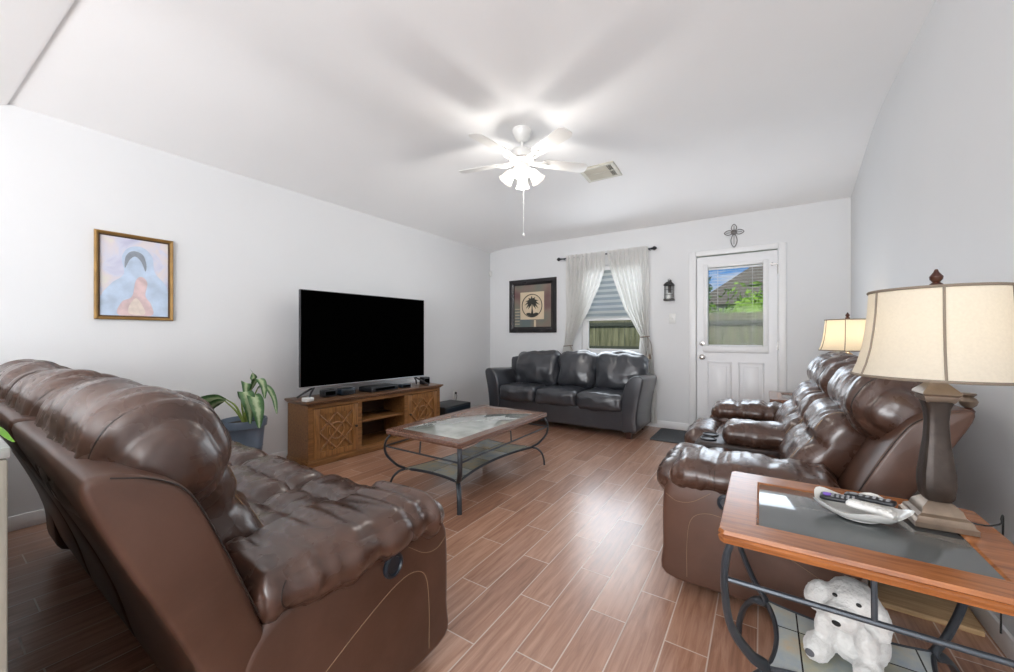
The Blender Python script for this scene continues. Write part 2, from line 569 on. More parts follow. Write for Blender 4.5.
def prism(bm, pts, axis, a, b, bev=0.0, seg=3):
    """2D outline extruded along an axis; outline coordinates are the two other axes in order"""
    def mk(p, t):
        l = [p[0], p[1]]
        l.insert(axis, t)
        return l
    va = [bm.verts.new(mk(p, a)) for p in pts]
    vb = [bm.verts.new(mk(p, b)) for p in pts]
    n = len(pts)
    fs = [bm.faces.new(va), bm.faces.new(vb[::-1])]
    caps = set(fs[0].edges) | set(fs[1].edges)
    for i in range(n):
        j = (i + 1) % n
        fs.append(bm.faces.new((va[j], va[i], vb[i], vb[j])))
    bmesh.ops.recalc_face_normals(bm, faces=fs)
    if bev:
        bmesh.ops.bevel(bm, geom=list(caps), offset=bev, segments=seg, profile=0.5, affect='EDGES', clamp_overlap=True)


def soft_map(c, s, r, puff=(0, 0, 0), rot=None, wr=0.0, wscale=(8, 8, 8), seed=0.0, fn=None, wmask=lambda u: 1.0):
    """maps a point of the cube [-1, 1]^3's surface onto a padded, rounded, wrinkled cushion"""
    h = [x / 2 for x in s]
    rm = [min(r, x * 0.999) for x in h]
    m = Matrix.Translation(c)
    if rot:
        m = m @ Euler(rot).to_matrix().to_4x4()

    def f(u):
        p = Vector([u[i] * h[i] for i in range(3)])
        inn = Vector([max(-(h[i] - rm[i]), min(h[i] - rm[i], p[i])) for i in range(3)])
        d = p - inn
        q = Vector([d[i] / rm[i] for i in range(3)])
        nrm = Vector((0, 0, 1))
        if q.length > 1e-6:
            q.normalize()
            nrm = q.copy()
            p = inn + Vector([q[i] * rm[i] for i in range(3)])
        p.x += puff[0] * u.x * (1 - u.y ** 2) * (1 - u.z ** 2)
        p.y += puff[1] * u.y * (1 - u.x ** 2) * (1 - u.z ** 2)
        p.z += puff[2] * u.z * (1 - u.x ** 2) * (1 - u.y ** 2)
        if wr:
            w = Vector((p.x * wscale[0] + seed, p.y * wscale[1] + seed * 1.7, p.z * wscale[2] - seed))
            w += Vector((noise.noise(w * 0.5), noise.noise(w * 0.5 + Vector((7, 3, 1))), noise.noise(w * 0.5 + Vector((2, 9, 4))))) * 0.55
            g = noise.noise(w) * 1.25
            g2 = 1.9 * abs(noise.noise(w * 2.3 + Vector((5, 5, 5)))) - 0.45
            p += nrm * wr * wmask(u) * (g + noise.noise(w * 2.1 + Vector((3, 1, 7))) * 0.55 + g2 * 0.20)
        if fn:
            p = fn(p, u)
        return m @ p
    return f


def softbox(bm, c, s, r, cuts=12, puff=(0, 0, 0), rot=None, wr=0.0, wscale=(8, 8, 8), seed=0.0, fn=None, wmask=lambda u: 1.0):
    """a padded, rounded cushion with gathered wrinkles"""
    tmp = bmesh.new()
    bmesh.ops.create_cube(tmp, size=2.0)
    bmesh.ops.subdivide_edges(tmp, edges=tmp.edges[:], cuts=cuts, use_grid_fill=True)
    f = soft_map(c, s, r, puff, rot, wr, wscale, seed, fn, wmask)
    for v in tmp.verts:
        # crowd points to the rims so that the rounding is smooth
        v.co = f(Vector([math.copysign(abs(x) ** 0.85, x) for x in v.co]))
    merge(bm, tmp)
    return f


def seam(bm, f, us, r=0.003, closed=False):
    """a piping cord laid on a cushion through cube points us"""
    tube(bm, [f(Vector(u)) for u in us], r, 6, closed)


def loop_x(x, n=14):
    """a loop round the cube at a given x"""
    t = [-1 + 2 * k / n for k in range(n)]
    return [(x, a, -1) for a in t] + [(x, 1, a) for a in t] + [(x, -a, 1) for a in t] + [(x, -1, -a) for a in t]


def obj(name, bm, mat, parent=None, sharp=38, smooth=True, loc=None, rot=None, label=None):
    me = bpy.data.meshes.new(name)
    bmesh.ops.recalc_face_normals(bm, faces=bm.faces[:])
    bm.to_mesh(me)
    bm.free()
    if smooth:
        me.polygons.foreach_set('use_smooth', [True] * len(me.polygons))
        me.set_sharp_from_angle(angle=R(sharp))
    o = bpy.data.objects.new(name, me)
    C.objects.link(o)
    if mat is not None:
        me.materials.append(mat)
    if parent:
        o.parent = parent
    if loc:
        o.location = loc
    if rot:
        o.rotation_euler = rot
    if label:
        o['label'] = label
    return o


def tag(o, label, cat, group=None, kind=None):
    o['label'] = label
    o['category'] = cat
    if group:
        o['group'] = group
    if kind:
        o['kind'] = kind
    return o


def thing(name, label, cat, loc=(0, 0, 0), rotz=0.0, group=None):
    o = bpy.data.objects.new(name, None)
    o.empty_display_size = 0.1
    C.objects.link(o)
    o.location = loc
    o.rotation_euler = (0, 0, rotz)
    return tag(o, label, cat, group)


def struct(name, bm, mat, parent=None, **k):
    o = obj(name, bm, mat, parent, **k)
    if parent is None:
        o['kind'] = 'structure'
    return o


def copy_tree(o, parent=None):
    c = o.copy()
    C.objects.link(c)
    if parent:
        c.parent = parent
    for ch in list(o.children):
        copy_tree(ch, c)
    return c


B = bmesh.new

# ------------------------------------------------------------------ the room
XL, XR, YB, YN = -3.61, 0.725, 5.03, -3.5


def smin(a, b, k=0.06):
    h = max(k - abs(a - b), 0) / k
    return min(a, b) - h * h * k * 0.25


def ceil_z(x, y):
    z = 2.80
    z = smin(z, 2.45 + 0.347 * (x - XL))
    z = smin(z, 2.475 + 0.31 * (YB - y), 0.12)
    return z


bm = B()
box2(bm, (XL - 0.2, YN - 0.2, -0.1), (XR + 0.2, YB + 0.15, 0))
struct('floor', bm, M['floor'], smooth=False)

bm = B()
nx, ny = 60, 90
grid = []
for j in range(ny + 1):
    row = []
    for i in range(nx + 1):
        x = XL - 0.1 + (XR - XL + 0.2) * i / nx
        y = YN - 0.1 + (YB - YN + 0.2) * j / ny
        row.append(bm.verts.new((x, y, ceil_z(x, y))))
    grid.append(row)
for j in range(ny):
    for i in range(nx):
        bm.faces.new((grid[j][i], grid[j][i + 1], grid[j + 1][i + 1], grid[j + 1][i]))
r = bmesh.ops.extrude_face_region(bm, geom=bm.faces[:])
for v in [g for g in r['geom'] if isinstance(g, bmesh.types.BMVert)]:
    v.co.z = 3.05
struct('ceiling', bm, M['ceiling'])

# sloped header where the vaulted ceiling of the living room ends
bm = B()
ny = 40
rows = []
for i in range(ny + 1):
    x = XL + (XR - XL) * i / ny
    rows.append([bm.verts.new((x, y, ceil_z(x, 0) + dz)) for (y, dz) in ((0.30 + 0.155 * (x - XL), 0.02), (0.30 + 0.155 * (x - XL), -0.012), (0.285 + 0.155 * (x - XL), -0.018), (-0.6, -0.018), (-0.6, 0.02))])
for a, b in zip(rows, rows[1:]):
    for k in range(5):
        bm.faces.new((a[k], a[(k + 1) % 5], b[(k + 1) % 5], b[k]))
struct('trim_1', bm, M['ceiling'])

bm = B()
box2(bm, (XL - 0.15, YN - 0.15, 0), (XL, YB + 0.15, 2.95))
struct('wall_left', bm, M['wall'], smooth=False)
bm = B()
box2(bm, (XR, YN - 0.15, 0), (XR + 0.15, YB + 0.15, 2.95))
struct('wall_right', bm, M['wall'], smooth=False)

# back wall with a window opening and a door opening
WX0, WX1, WZ0, WZ1 = -2.07, -1.20, 0.86, 2.06
DX0, DX1, DZ1 = -0.655, 0.15, 2.055
bm = B()
y0, y1 = YB, YB + 0.15
box2(bm, (XL, y0, 0), (WX0, y1, 2.95))
box2(bm, (WX0, y0, 0), (WX1, y1, WZ0))
box2(bm, (WX0, y0, WZ1), (WX1, y1, 2.95))
box2(bm, (WX1, y0, 0), (DX0, y1, 2.95))
box2(bm, (DX0, y0, DZ1), (DX1, y1, 2.95))
box2(bm, (DX1, y0, 0), (XR, y1, 2.95))
struct('wall_back', bm, M['wall'], smooth=False)

# wall behind the camera, its wide opening added to let daylight in
bm = B()
box2(bm, (XL, YN - 0.15, 0), (-3.3, YN, 2.95))
box2(bm, (0.3, YN - 0.15, 0), (XR, YN, 2.95))
box2(bm, (-3.3, YN - 0.15, 0), (0.3, YN, 0.25))
box2(bm, (-3.3, YN - 0.15, 2.45), (0.3, YN, 2.95))
struct('wall_front', bm, M['wall'], smooth=False)

# baseboards
for nm, lo, hi in (('baseboard_left', (XL, YN, 0), (XL + 0.014, YB, 0.085)),
                   ('baseboard_right', (XR - 0.014, YN, 0), (XR, YB, 0.085))):
    bm = B()
    box2(bm, lo, hi, 0.004)
    struct(nm, bm, M['trim'])
bm = B()
box2(bm, (XL + 0.014, YB - 0.014, 0), (-0.72, YB, 0.085), 0.004)
box2(bm, (0.215, YB - 0.014, 0), (XR - 0.014, YB, 0.085), 0.004)
struct('baseboard_back', bm, M['trim'])

# window_1 : vinyl frame, two sashes, glass, sill
bm = B()
for lo, hi in (((WX0, y0 + 0.03, WZ0), (WX0 + 0.05, y0 + 0.11, WZ1)), ((WX1 - 0.05, y0 + 0.03, WZ0), (WX1, y0 + 0.11, WZ1)),
               ((WX0, y0 + 0.03, WZ1 - 0.05), (WX1, y0 + 0.11, WZ1)), ((WX0, y0 + 0.03, WZ0), (WX1, y0 + 0.11, WZ0 + 0.05))):
    box2(bm, lo, hi, 0.005)
win = struct('window_1', bm, M['trim'])
bm = B()
zm = 1.45
for z0, z1, yy in ((WZ0 + 0.05, zm + 0.02, y0 + 0.04), (zm - 0.02, WZ1 - 0.05, y0 + 0.075)):
    xa, xb = WX0 + 0.05, WX1 - 0.05
    for lo, hi in (((xa, yy, z0), (xa + 0.035, yy + 0.03, z1)), ((xb - 0.035, yy, z0), (xb, yy + 0.03, z1)),
                   ((xa, yy, z0), (xb, yy + 0.03, z0 + 0.04)), ((xa, yy, z1 - 0.04), (xb, yy + 0.03, z1))):
        box2(bm, lo, hi, 0.003)
obj('window_sash', bm, M['trim'], win)
bm = B()
box2(bm, (WX0 + 0.06, y0 + 0.052, WZ0 + 0.06), (WX1 - 0.06, y0 + 0.056, zm))
obj('window_pane', bm, M['glass'], win, smooth=False)
bm = B()
box2(bm, (WX0 + 0.06, y0 + 0.088, zm), (WX1 - 0.06, y0 + 0.092, WZ1 - 0.06))
obj('window_pane', bm, M['glass'], win, smooth=False)
bm = B()
box2(bm, (WX0 - 0.03, y0 - 0.03, WZ0 - 0.025), (WX1 + 0.03, y0 + 0.03, WZ0), 0.006)
obj('window_sill', bm, M['trim'], win)

# banded roller shade over the upper sash
ws = thing('window_shade', 'banded white and grey roller shade drawn halfway down the window', 'window shade', (-1.635, YB + 0.018, 1.33))
bm = B()
box2(bm, (-0.42, -0.012, 0.66), (0.42, 0.02, 0.72), 0.008)
obj('headrail', bm, M['trim'], ws)
bm = B()
bs = B()
nb = 9
for i in range(nb):
    z0 = 0.02 + i * 0.64 / nb
    z1 = z0 + 0.64 / nb
    zmid = z0 + (z1 - z0) * 0.48
    box2(bm, (-0.405, -0.002, z0), (0.405, 0.0, zmid))
    box2(bs, (-0.405, -0.001, zmid), (0.405, 0.0, z1))
obj('white_bands', bm, M['blind_white'], ws, smooth=False, label='opaque white bands')
obj('sheer_bands', bs, M['blind_sheer'], ws, smooth=False, label='sheer grey bands')
bm = B()
box2(bm, (-0.41, -0.01, -0.005), (0.41, 0.008, 0.022), 0.005)
obj('bottom_rail', bm, M['trim'], ws)

# door_1 : slab with a glazed upper half, casing is trim_2
bm = B()
yc = YB - 0.018
box2(bm, (-0.72, yc, 0), (-0.648, YB + 0.01, 2.105), 0.006)
box2(bm, (0.143, yc, 0), (0.212, YB + 0.01, 2.105), 0.006)
box2(bm, (-0.648, yc, 2.045), (0.143, YB + 0.01, 2.105), 0.006)
box2(bm, (-0.655, YB, 0), (-0.645, YB + 0.14, 2.05))
box2(bm, (0.14, YB, 0), (0.15, YB + 0.14, 2.05))
struct('trim_2', bm, M['trim'])
bm = B()
box2(bm, (-0.66, YB + 0.005, 0.0), (0.155, YB + 0.15, 0.02), 0.004)
struct('trim_3', bm, M['silver'])

dx0, dx1 = -0.640, 0.137
ys0, ys1 = YB + 0.012, YB + 0.052
gx0, gx1, gz0, gz1 = -0.535, 0.020, 0.995, 1.915
bm = B()
box2(bm, (dx0, ys0, 0.02), (gx0, ys1, 2.035))
box2(bm, (gx1, ys0, 0.02), (dx1, ys1, 2.035))
box2(bm, (gx0, ys0, 0.02), (gx1, ys1, gz0))
box2(bm, (gx0, ys0, gz1), (gx1, ys1, 2.035))
door = struct('door_1', bm, M['door'], smooth=False)
bm = B()
for lo, hi in (((gx0 - 0.035, ys0 - 0.014, gz0 - 0.045), (gx0 + 0.012, ys1 + 0.01, gz1 + 0.03)),
               ((gx1 - 0.012, ys0 - 0.014, gz0 - 0.045), (gx1 + 0.035, ys1 + 0.01, gz1 + 0.03)),
               ((gx0 + 0.012, ys0 - 0.013, gz1 - 0.012), (gx1 - 0.012, ys1 + 0.009, gz1 + 0.03)),
               ((gx0 - 0.04, ys0 - 0.02, gz0 - 0.06), (gx1 + 0.04, ys1 + 0.012, gz0 + 0.012))):
    box2(bm, lo, hi, 0.006)
obj('glazing_frame', bm, M['trim'], door)
bm = B()
box2(bm, (gx0, ys0 + 0.026, gz0), (gx1, ys0 + 0.030, gz1))
obj('door_glass', bm, M['glass'], door, smooth=False)
# raised panels on the lower half
for xa, xb in ((-0.535, -0.285), (-0.225, 0.02)):
    bm = B()
    z0, z1 = 0.20, 0.83
    box2(bm, (xa, ys0 - 0.004, z0), (xb, ys0 + 0.01, z1), 0.004)
    pts = [(xa + 0.012, z0 + 0.012), (xb - 0.012, z0 + 0.012), (xb - 0.012, z1 - 0.012), (xa + 0.012, z1 - 0.012)]
    tube(bm, [(p[0], ys0 - 0.005, p[1]) for p in pts], 0.008, 6, closed=True)
    box2(bm, (xa + 0.05, ys0 - 0.010, z0 + 0.05), (xb - 0.05, ys0 + 0.0, z1 - 0.05), 0.009)
    obj('door_panel', bm, M['door'], door)
bm = B()
lathe(bm, [(0.032, 0), (0.032, 0.008), (0.012, 0.012), (0.012, 0.035), (0.026, 0.042), (0.030, 0.055), (0.022, 0.068), (0.004, 0.072)], 20)
obj('door_knob', bm, M['nickel'], door, loc=(-0.583, ys0, 0.876), rot=(R(90), 0, 0))
bm = B()
lathe(bm, [(0.030, 0), (0.030, 0.010), (0.024, 0.016), (0.004, 0.018)], 20)
box(bm, (0, 0, 0.024), (0.012, 0.034, 0.012), 0.003)
obj('deadbolt', bm, M['nickel'], door, loc=(-0.583, ys0, 1.035), rot=(R(90), 0, 0))
for z in (1.83, 1.02, 0.22):
    bm = B()
    lathe(bm, [(0.008, 0), (0.008, 0.10)], 10, (dx1 + 0.006, ys0 - 0.008, z - 0.05))
    box2(bm, (dx1 - 0.004, ys0 - 0.006, z - 0.045), (dx1 + 0.02, ys0, z + 0.045))
    obj('hinge', bm, M['nickel'], door)
bm = B()
box2(bm, (dx1 - 0.06, ys0 - 0.015, 1.88), (dx1 - 0.005, ys0, 1.895))
lathe(bm, [(0.006, 0), (0.006, 0.035)], 8, (dx1 - 0.05, ys0 - 0.012, 1.87))
obj('door_latch', bm, M['nickel'], door)

# open mini blind behind the door glass frame
db = thing('door_blind', 'open white mini blind hanging over the glass of the back door', 'blind', ((gx0 + gx1) / 2, YB + 0.022, gz0 + 0.01))
hw = (gx1 - gx0) / 2 - 0.016
bm = B()
box2(bm, (-hw, -0.008, 0.872), (hw, 0.01, 0.892), 0.003)
obj('headrail', bm, M['slat'], db)
bm = B()
for i in range(25):
    z = 0.035 + i * 0.0340
    box(bm, (0, 0.0, z), (hw * 2, 0.013, 0.0009), 0, rot=(R(-4), 0, 0))
obj('slats', bm, M['slat'], db, smooth=False)
bm = B()
for x in (-hw * 0.64, hw * 0.64):
    tube(bm, [(x, -0.008, 0.01), (x, -0.008, 0.88)], 0.0012, 5)
    tube(bm, [(x, 0.008, 0.01), (x, 0.008, 0.88)], 0.0012, 5)
obj('ladder_cords', bm, M['slat'], db)
bm = B()
box2(bm, (-hw, -0.007, 0.004), (hw, 0.009, 0.016), 0.003)
obj('bottom_rail', bm, M['slat'], db)


# ------------------------------------------------------------------ reclining sofas
def make_recliner(name, label, cat, W, cells, loc, rotz, seed, lean=0.0):
    """local frame: x along the sofa, y = 0 at the front, growing to the back, z up.
    cells: list of (x0, x1, kind) between the arms"""
    t = thing(name, label, cat, loc, rotz)
    aw = 0.27
    hw = W / 2

    def tip(y, z):
        return y + lean * max(0.0, z - 0.45)
    bm = B()
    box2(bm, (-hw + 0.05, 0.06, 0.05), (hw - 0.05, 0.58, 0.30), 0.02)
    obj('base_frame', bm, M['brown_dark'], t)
    # arms
    for s in (-1, 1):
        bm = B()
        out = spline([(0.012, 0.07), (0.0, 0.20), (0.0, 0.40), (0.015, 0.465), (0.06, 0.497), (0.30, 0.505), (0.52, 0.50), (0.62, 0.46),
                      (0.665, 0.36), (0.655, 0.20), (0.63, 0.07), (0.50, 0.055), (0.25, 0.055)], 4, True)
        xa, xb = s * (hw - aw + 0.02), s * hw
        prism(bm, [(p.x, p.y) for p in out], 0, min(xa, xb), max(xa, xb), 0.022)
        arm = obj('arm', bm, M['brown'], t, sharp=60)

        def pad_fn(p, u):
            # fuller towards the front, a seam across at a third of its length
            yy = p.y + 0.295
            g = math.exp(-((yy - 0.18) / 0.014) ** 2)
            p.z *= 1 - 0.20 * g
            p.x *= 1 - 0.04 * g
            k = min(1, max(0, (yy - 0.40) / 0.22))
            p.x *= 1 - 0.10 * k
            f = min(1, max(0, (0.12 - yy) / 0.12))
            p.z -= 0.022 * f * f
            return p
        bm = B()
        fm = softbox(bm, (s * (hw - aw / 2 + 0.010), 0.322, 0.527), (aw + 0.050, 0.595, 0.122), 0.060, 48, (0.010, 0, 0.018), wr=0.0125, wscale=(2.2, 20, 3.0), seed=seed + s, fn=pad_fn)
        pd_ = obj('arm_pad', bm, M['brown_soft'], arm, sharp=80)
        bm = B()
        seam(bm, fm, [(s * 0.999, -0.387, -0.9 + 0.19 * k) for k in range(10)] + [(s * (1 - 0.2 * k), -0.387, 0.999) for k in range(10)], 0.0022)
        obj('pad_seam', bm, M['thread_dark'], pd_)
        bm = B()
        seam(bm, fm, [(s * 0.999, 0.78 + 0.10 * math.sin(k * 0.3), -0.9 + 0.19 * k) for k in range(10)], 0.0016)
        obj('pad_seam', bm, M['thread_dark'], pd_)
        xo = s * (hw + 0.0012)
        bm = B()
        sm = spline([(0.60, 0.20), (0.50, 0.255), (0.36, 0.325), (0.24, 0.372), (0.165, 0.375), (0.115, 0.335), (0.100, 0.23), (0.100, 0.09)], 6)
        tube(bm, [(xo, p.x, p.y) for p in sm], 0.0011, 5)
        obj('stitching', bm, M['thread'], arm, label='pale tan thread')
        bm = B()
        sm = spline([(0.015, 0.43), (0.06, 0.405), (0.12, 0.415), (0.19, 0.465)], 5)
        tube(bm, [(xo, p.x, p.y) for p in sm], 0.0010, 5)
        obj('stitching', bm, M['thread'], arm, label='pale tan thread')
        bm = B()
        lathe(bm, [(0.036, -0.004), (0.036, 0.006), (0.030, 0.010), (0.027, 0.010), (0.024, 0.004), (0.004, 0.003)], 24)
        obj('recline_button', bm, M['plastic_blue'], arm, loc=(s * hw, 0.250, 0.438), rot=(0, s * R(90), 0), label='round dark blue plastic recline handle')
    for k, (x0, x1, kind) in enumerate(cells):
        w = x1 - x0
        cx = (x0 + x1) / 2
        sd = seed * 3.1 + k * 5.3
        if kind == 'seat':
            bm = B()

            def seat_fn(p, u):
                # pillow top: two cross seams
                if u.z > 0.3:
                    p.z -= 0.026 * math.exp(-((p.y + 0.10) / 0.030) ** 2)
                    p.z -= 0.022 * math.exp(-((p.y - 0.10) / 0.026) ** 2)
                return p
            softbox(bm, (cx, 0.36, 0.350), (w + 0.01, 0.58, 0.22), 0.075, 30, (0, 0, 0.018), wr=0.011, wscale=(14, 3, 3), seed=sd, fn=seat_fn)
            obj('seat_cushion', bm, M['brown_soft'], t, sharp=80)
            bm = B()
            softbox(bm, (cx, 0.022, 0.388), (w + 0.005, 0.23, 0.170), 0.083, 26, (0, 0.01, 0.014), wr=0.010, wscale=(15, 3, 3), seed=sd + 1)
            softbox(bm, (cx, 0.035, 0.19), (w - 0.01, 0.08, 0.25), 0.03, 8, (0, 0.008, 0), wr=0.005, wscale=(6, 4, 6), seed=sd + 2)
            obj('footrest', bm, M['brown_soft'], t, sharp=80)
        else:
            # console with cup holders and a padded lid
            bm = B()
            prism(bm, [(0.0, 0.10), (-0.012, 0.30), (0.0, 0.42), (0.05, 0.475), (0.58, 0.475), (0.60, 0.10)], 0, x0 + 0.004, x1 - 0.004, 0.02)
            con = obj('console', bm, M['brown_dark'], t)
            bm = B()
            softbox(bm, (cx, 0.385, 0.525), (w - 0.02, 0.44, 0.125), 0.06, 28, (0.0, 0, 0.018), wr=0.010, wscale=(6, 14, 6), seed=sd)
            obj('console_lid', bm, M['brown_soft'], con, sharp=80)
            for q in (-1, 1):
                bm = B()
                tube(bm, [(0.042 * math.cos(a * PI / 12), 0.042 * math.sin(a * PI / 12), 0.0) for a in range(24)], 0.006, 8, True)
                lathe(bm, [(0.041, 0.0), (0.036, -0.004), (0.004, -0.004)], 24)
                obj('cup_holder', bm, M['plastic_black'], con, loc=(cx + q * 0.062, 0.088, 0.479))
    # backs
    ncell = len(cells)
    for k, (x0, x1, kind) in enumerate(cells):
        a = -hw + 0.004 if k == 0 else x0 + 0.024
        b = hw - 0.004 if k == ncell - 1 else x1 - 0.024
        sd = seed * 2.3 + k * 3.7
        bm = B()
        prof = spline([(0.62, 0.10), (0.55, 0.09), (0.555, 0.25), (0.590, 0.42), (0.628, 0.54), (0.680, 0.69), (0.735, 0.815), (0.790, 0.862),
                       (0.850, 0.884), (0.886, 0.866), (0.842, 0.74), (0.742, 0.50), (0.680, 0.32)], 4, True)
        prof = [(tip(p.x, p.y), p.y) for p in prof]
        if kind != 'seat':
            prof = [(p[0] + 0.01, p[1] * 0.985) for p in prof]
        prism(bm, prof, 0, a, b, 0.016)
        back = obj('backrest', bm, M['brown'], t, sharp=50)
        ha = a + (0.075 if k == 0 else -0.018)
        hb = b - (0.075 if k == ncell - 1 else -0.018)
        la = x0 + 0.004 if k else x0 - 0.02
        lb = x1 - 0.004 if k < ncell - 1 else x1 + 0.02

        def lum_fn(p, u):
            if u.y < -0.3:
                p.y += 0.020 * math.exp(-((p.z - 0.02) / 0.03) ** 2)
            return p
        bm = B()
        fl = softbox(bm, ((la + lb) / 2, tip(0.585, 0.62), 0.615), (lb - la, 0.17, 0.40), 0.08, 30, (0.0, 0.022, 0), rot=(R(-25) - lean * 0.8, 0, 0), wr=0.015, wscale=(10, 3, 4), seed=sd, fn=lum_fn)
        lc = obj('lumbar_cushion', bm, M['brown_soft'], back, sharp=80)
        for s in (-1, 1):
            bm = B()
            seam(bm, fl, [(s * 0.80, -0.9995, -0.9 + 0.18 * q) for q in range(11)] + [(s * 0.80, -0.9 + 0.18 * q, 0.9995) for q in range(6)], 0.0018)
            obj('cushion_seam', bm, M['thread'], lc)

        def head_fn(p, u):
            # drooping over the back, gathered by a seam near each end
            p.z += -0.40 * max(0, p.y) ** 1.3
            c = math.exp(-((abs(u.x) - 0.80) / 0.03) ** 2)
            p.z *= 1 - 0.07 * c
            p.y *= 1 - 0.06 * c
            if abs(u.x) > 0.8:
                e = (abs(u.x) - 0.8) / 0.2
                p.z *= 1 - 0.10 * e * e
                p.y *= 1 - 0.08 * e * e
            return p
        bm = B()
        fh = softbox(bm, ((ha + hb) / 2, tip(0.738, 0.85), 0.852), (hb - ha, 0.250, 0.262), 0.112, 44, (0.012, 0.018, 0.022), rot=(R(-22) - lean, 0, 0), wr=0.019, wscale=(17, 3.0, 2.6), seed=sd + 2, fn=head_fn, wmask=lambda u: (0.25 + 0.75 * min(1.0, max(0.0, u.z * 0.8 + 0.75))) * (1 - 0.65 * max(0.0, u.y - 0.3)))
        hc = obj('head_cushion', bm, M['brown_soft'], back, sharp=80)
        for s in (-1, 1):
            bm = B()
            seam(bm, fh, loop_x(s * 0.80), 0.0028, True)
            obj('cushion_seam', bm, M['thread_dark'], hc)
        # piping along the outer edge of the end wings
        for s, flag in ((-1, k == 0), (1, k == ncell - 1)):
            if flag:
                bm = B()
                xo = s * (hw - 0.007)
                pr = spline([(0.612, 0.50), (0.630, 0.545), (0.684, 0.69), (0.738, 0.813), (0.79, 0.858), (0.85, 0.878)], 5)
                tube(bm, [(xo, tip(p.x, p.y), p.y) for p in pr], 0.0016, 6)
                obj('piping', bm, M['thread_dark'], back)
    return t


# big sofa in the left foreground: front faces the back wall (+Y)
W1 = 2.20
c1 = [(-0.83, -0.277, 'seat'), (-0.277, 0.277, 'seat'), (0.277, 0.83, 'seat')]
make_recliner('reclining_sofa', 'brown leather three seat reclining sofa seen from behind in the left foreground', 'sofa', W1, c1, (-0.92 - W1 / 2, 1.035, 0), R(180), 1.0)
# love seat along the right wall: front faces -X
W2 = 1.94
c2 = [(-0.70, -0.15, 'seat'), (-0.15, 0.15, 'console'), (0.15, 0.70, 'seat')]
make_recliner('reclining_loveseat', 'brown leather reclining love seat with cup holder console along the right wall', 'sofa', W2, c2, (-0.37, 1.82 + W2 / 2, 0), R(-90), 4.0, lean=0.11)

# ------------------------------------------------------------------ grey three seat sofa
gs = thing('leather_sofa', 'charcoal grey leather three seat sofa under the curtained window', 'sofa', (-2.085, 4.22, 0))
hw = 1.03
bm = B()
softbox(bm, (0, 0.345, 0.19), (2 * hw - 0.30, 0.63, 0.24), 0.03, 24, wr=0.006, wscale=(5, 3, 3), seed=2)
obj('base_frame', bm, M['grey_leather'], gs)
bm = B()
softbox(bm, (0, 0.565, 0.46), (2 * hw - 0.20, 0.20, 0.76), 0.06, 12, (0, 0, 0.01))
obj('back_frame', bm, M['grey_leather'], gs, sharp=80)
for s in (-1, 1):
    bm = B()
    pr = spline([(0, 0.09), (0.0, 0.34), (0.012, 0.50), (0.05, 0.61), (0.105, 0.675), (0.175, 0.695), (0.225, 0.665), (0.225, 0.60), (0.19, 0.44), (0.165, 0.25), (0.16, 0.09), (0.08, 0.08)], 4, True)
    pp = [(s * (hw - 0.225 + p.x), p.y) for p in pr]
    prism(bm, pp, 1, 0.0, 0.665, 0.02)
    for v in bm.verts:
        if v.co.z > 0.3:
            v.co.z -= 0.035 * (v.co.y / 0.77) * (v.co.z - 0.3) / 0.4
    obj('arm', bm, M['grey_leather'], gs, sharp=60)
sw = (2 * hw - 0.42) / 3
for i in range(3):
    cx = -hw + 0.21 + sw * (i + 0.5)
    bm = B()
    softbox(bm, (cx, 0.29, 0.375), (sw - 0.004, 0.60, 0.19), 0.06, 28, (0, 0.012, 0.025), wr=0.014, wscale=(6, 6, 6), seed=i * 2.0)
    obj('seat_cushion', bm, M['grey_leather'], gs, sharp=80)
    bm = B()

    def bf(p, u):
        if u.z > 0.2:
            p.z += 0.012 * math.sin(p.x * 9 + i)
        return p
    ba, bb = ((-0.80, -0.15), (-0.16, 0.355), (0.345, 0.985))[i]
    softbox(bm, ((ba + bb) / 2, 0.475, 0.680), (bb - ba, 0.19, 0.47), 0.085, 32, (0, 0.055, 0.012), rot=(R(-13), 0, 0), wr=0.020, wscale=(6, 6, 5), seed=i * 3.0 + 9, fn=bf)
    obj('back_cushion', bm, M['grey_leather'], gs, sharp=80)
for sx in (-1, 1):
    for yy in (0.07, 0.59):
        bm = B()
        lathe(bm, [(0.035, 0), (0.05, 0.085)], 4, (sx * (hw - 0.16), yy, 0), rot45=True)
        obj('foot', bm, M['mahogany'], gs)


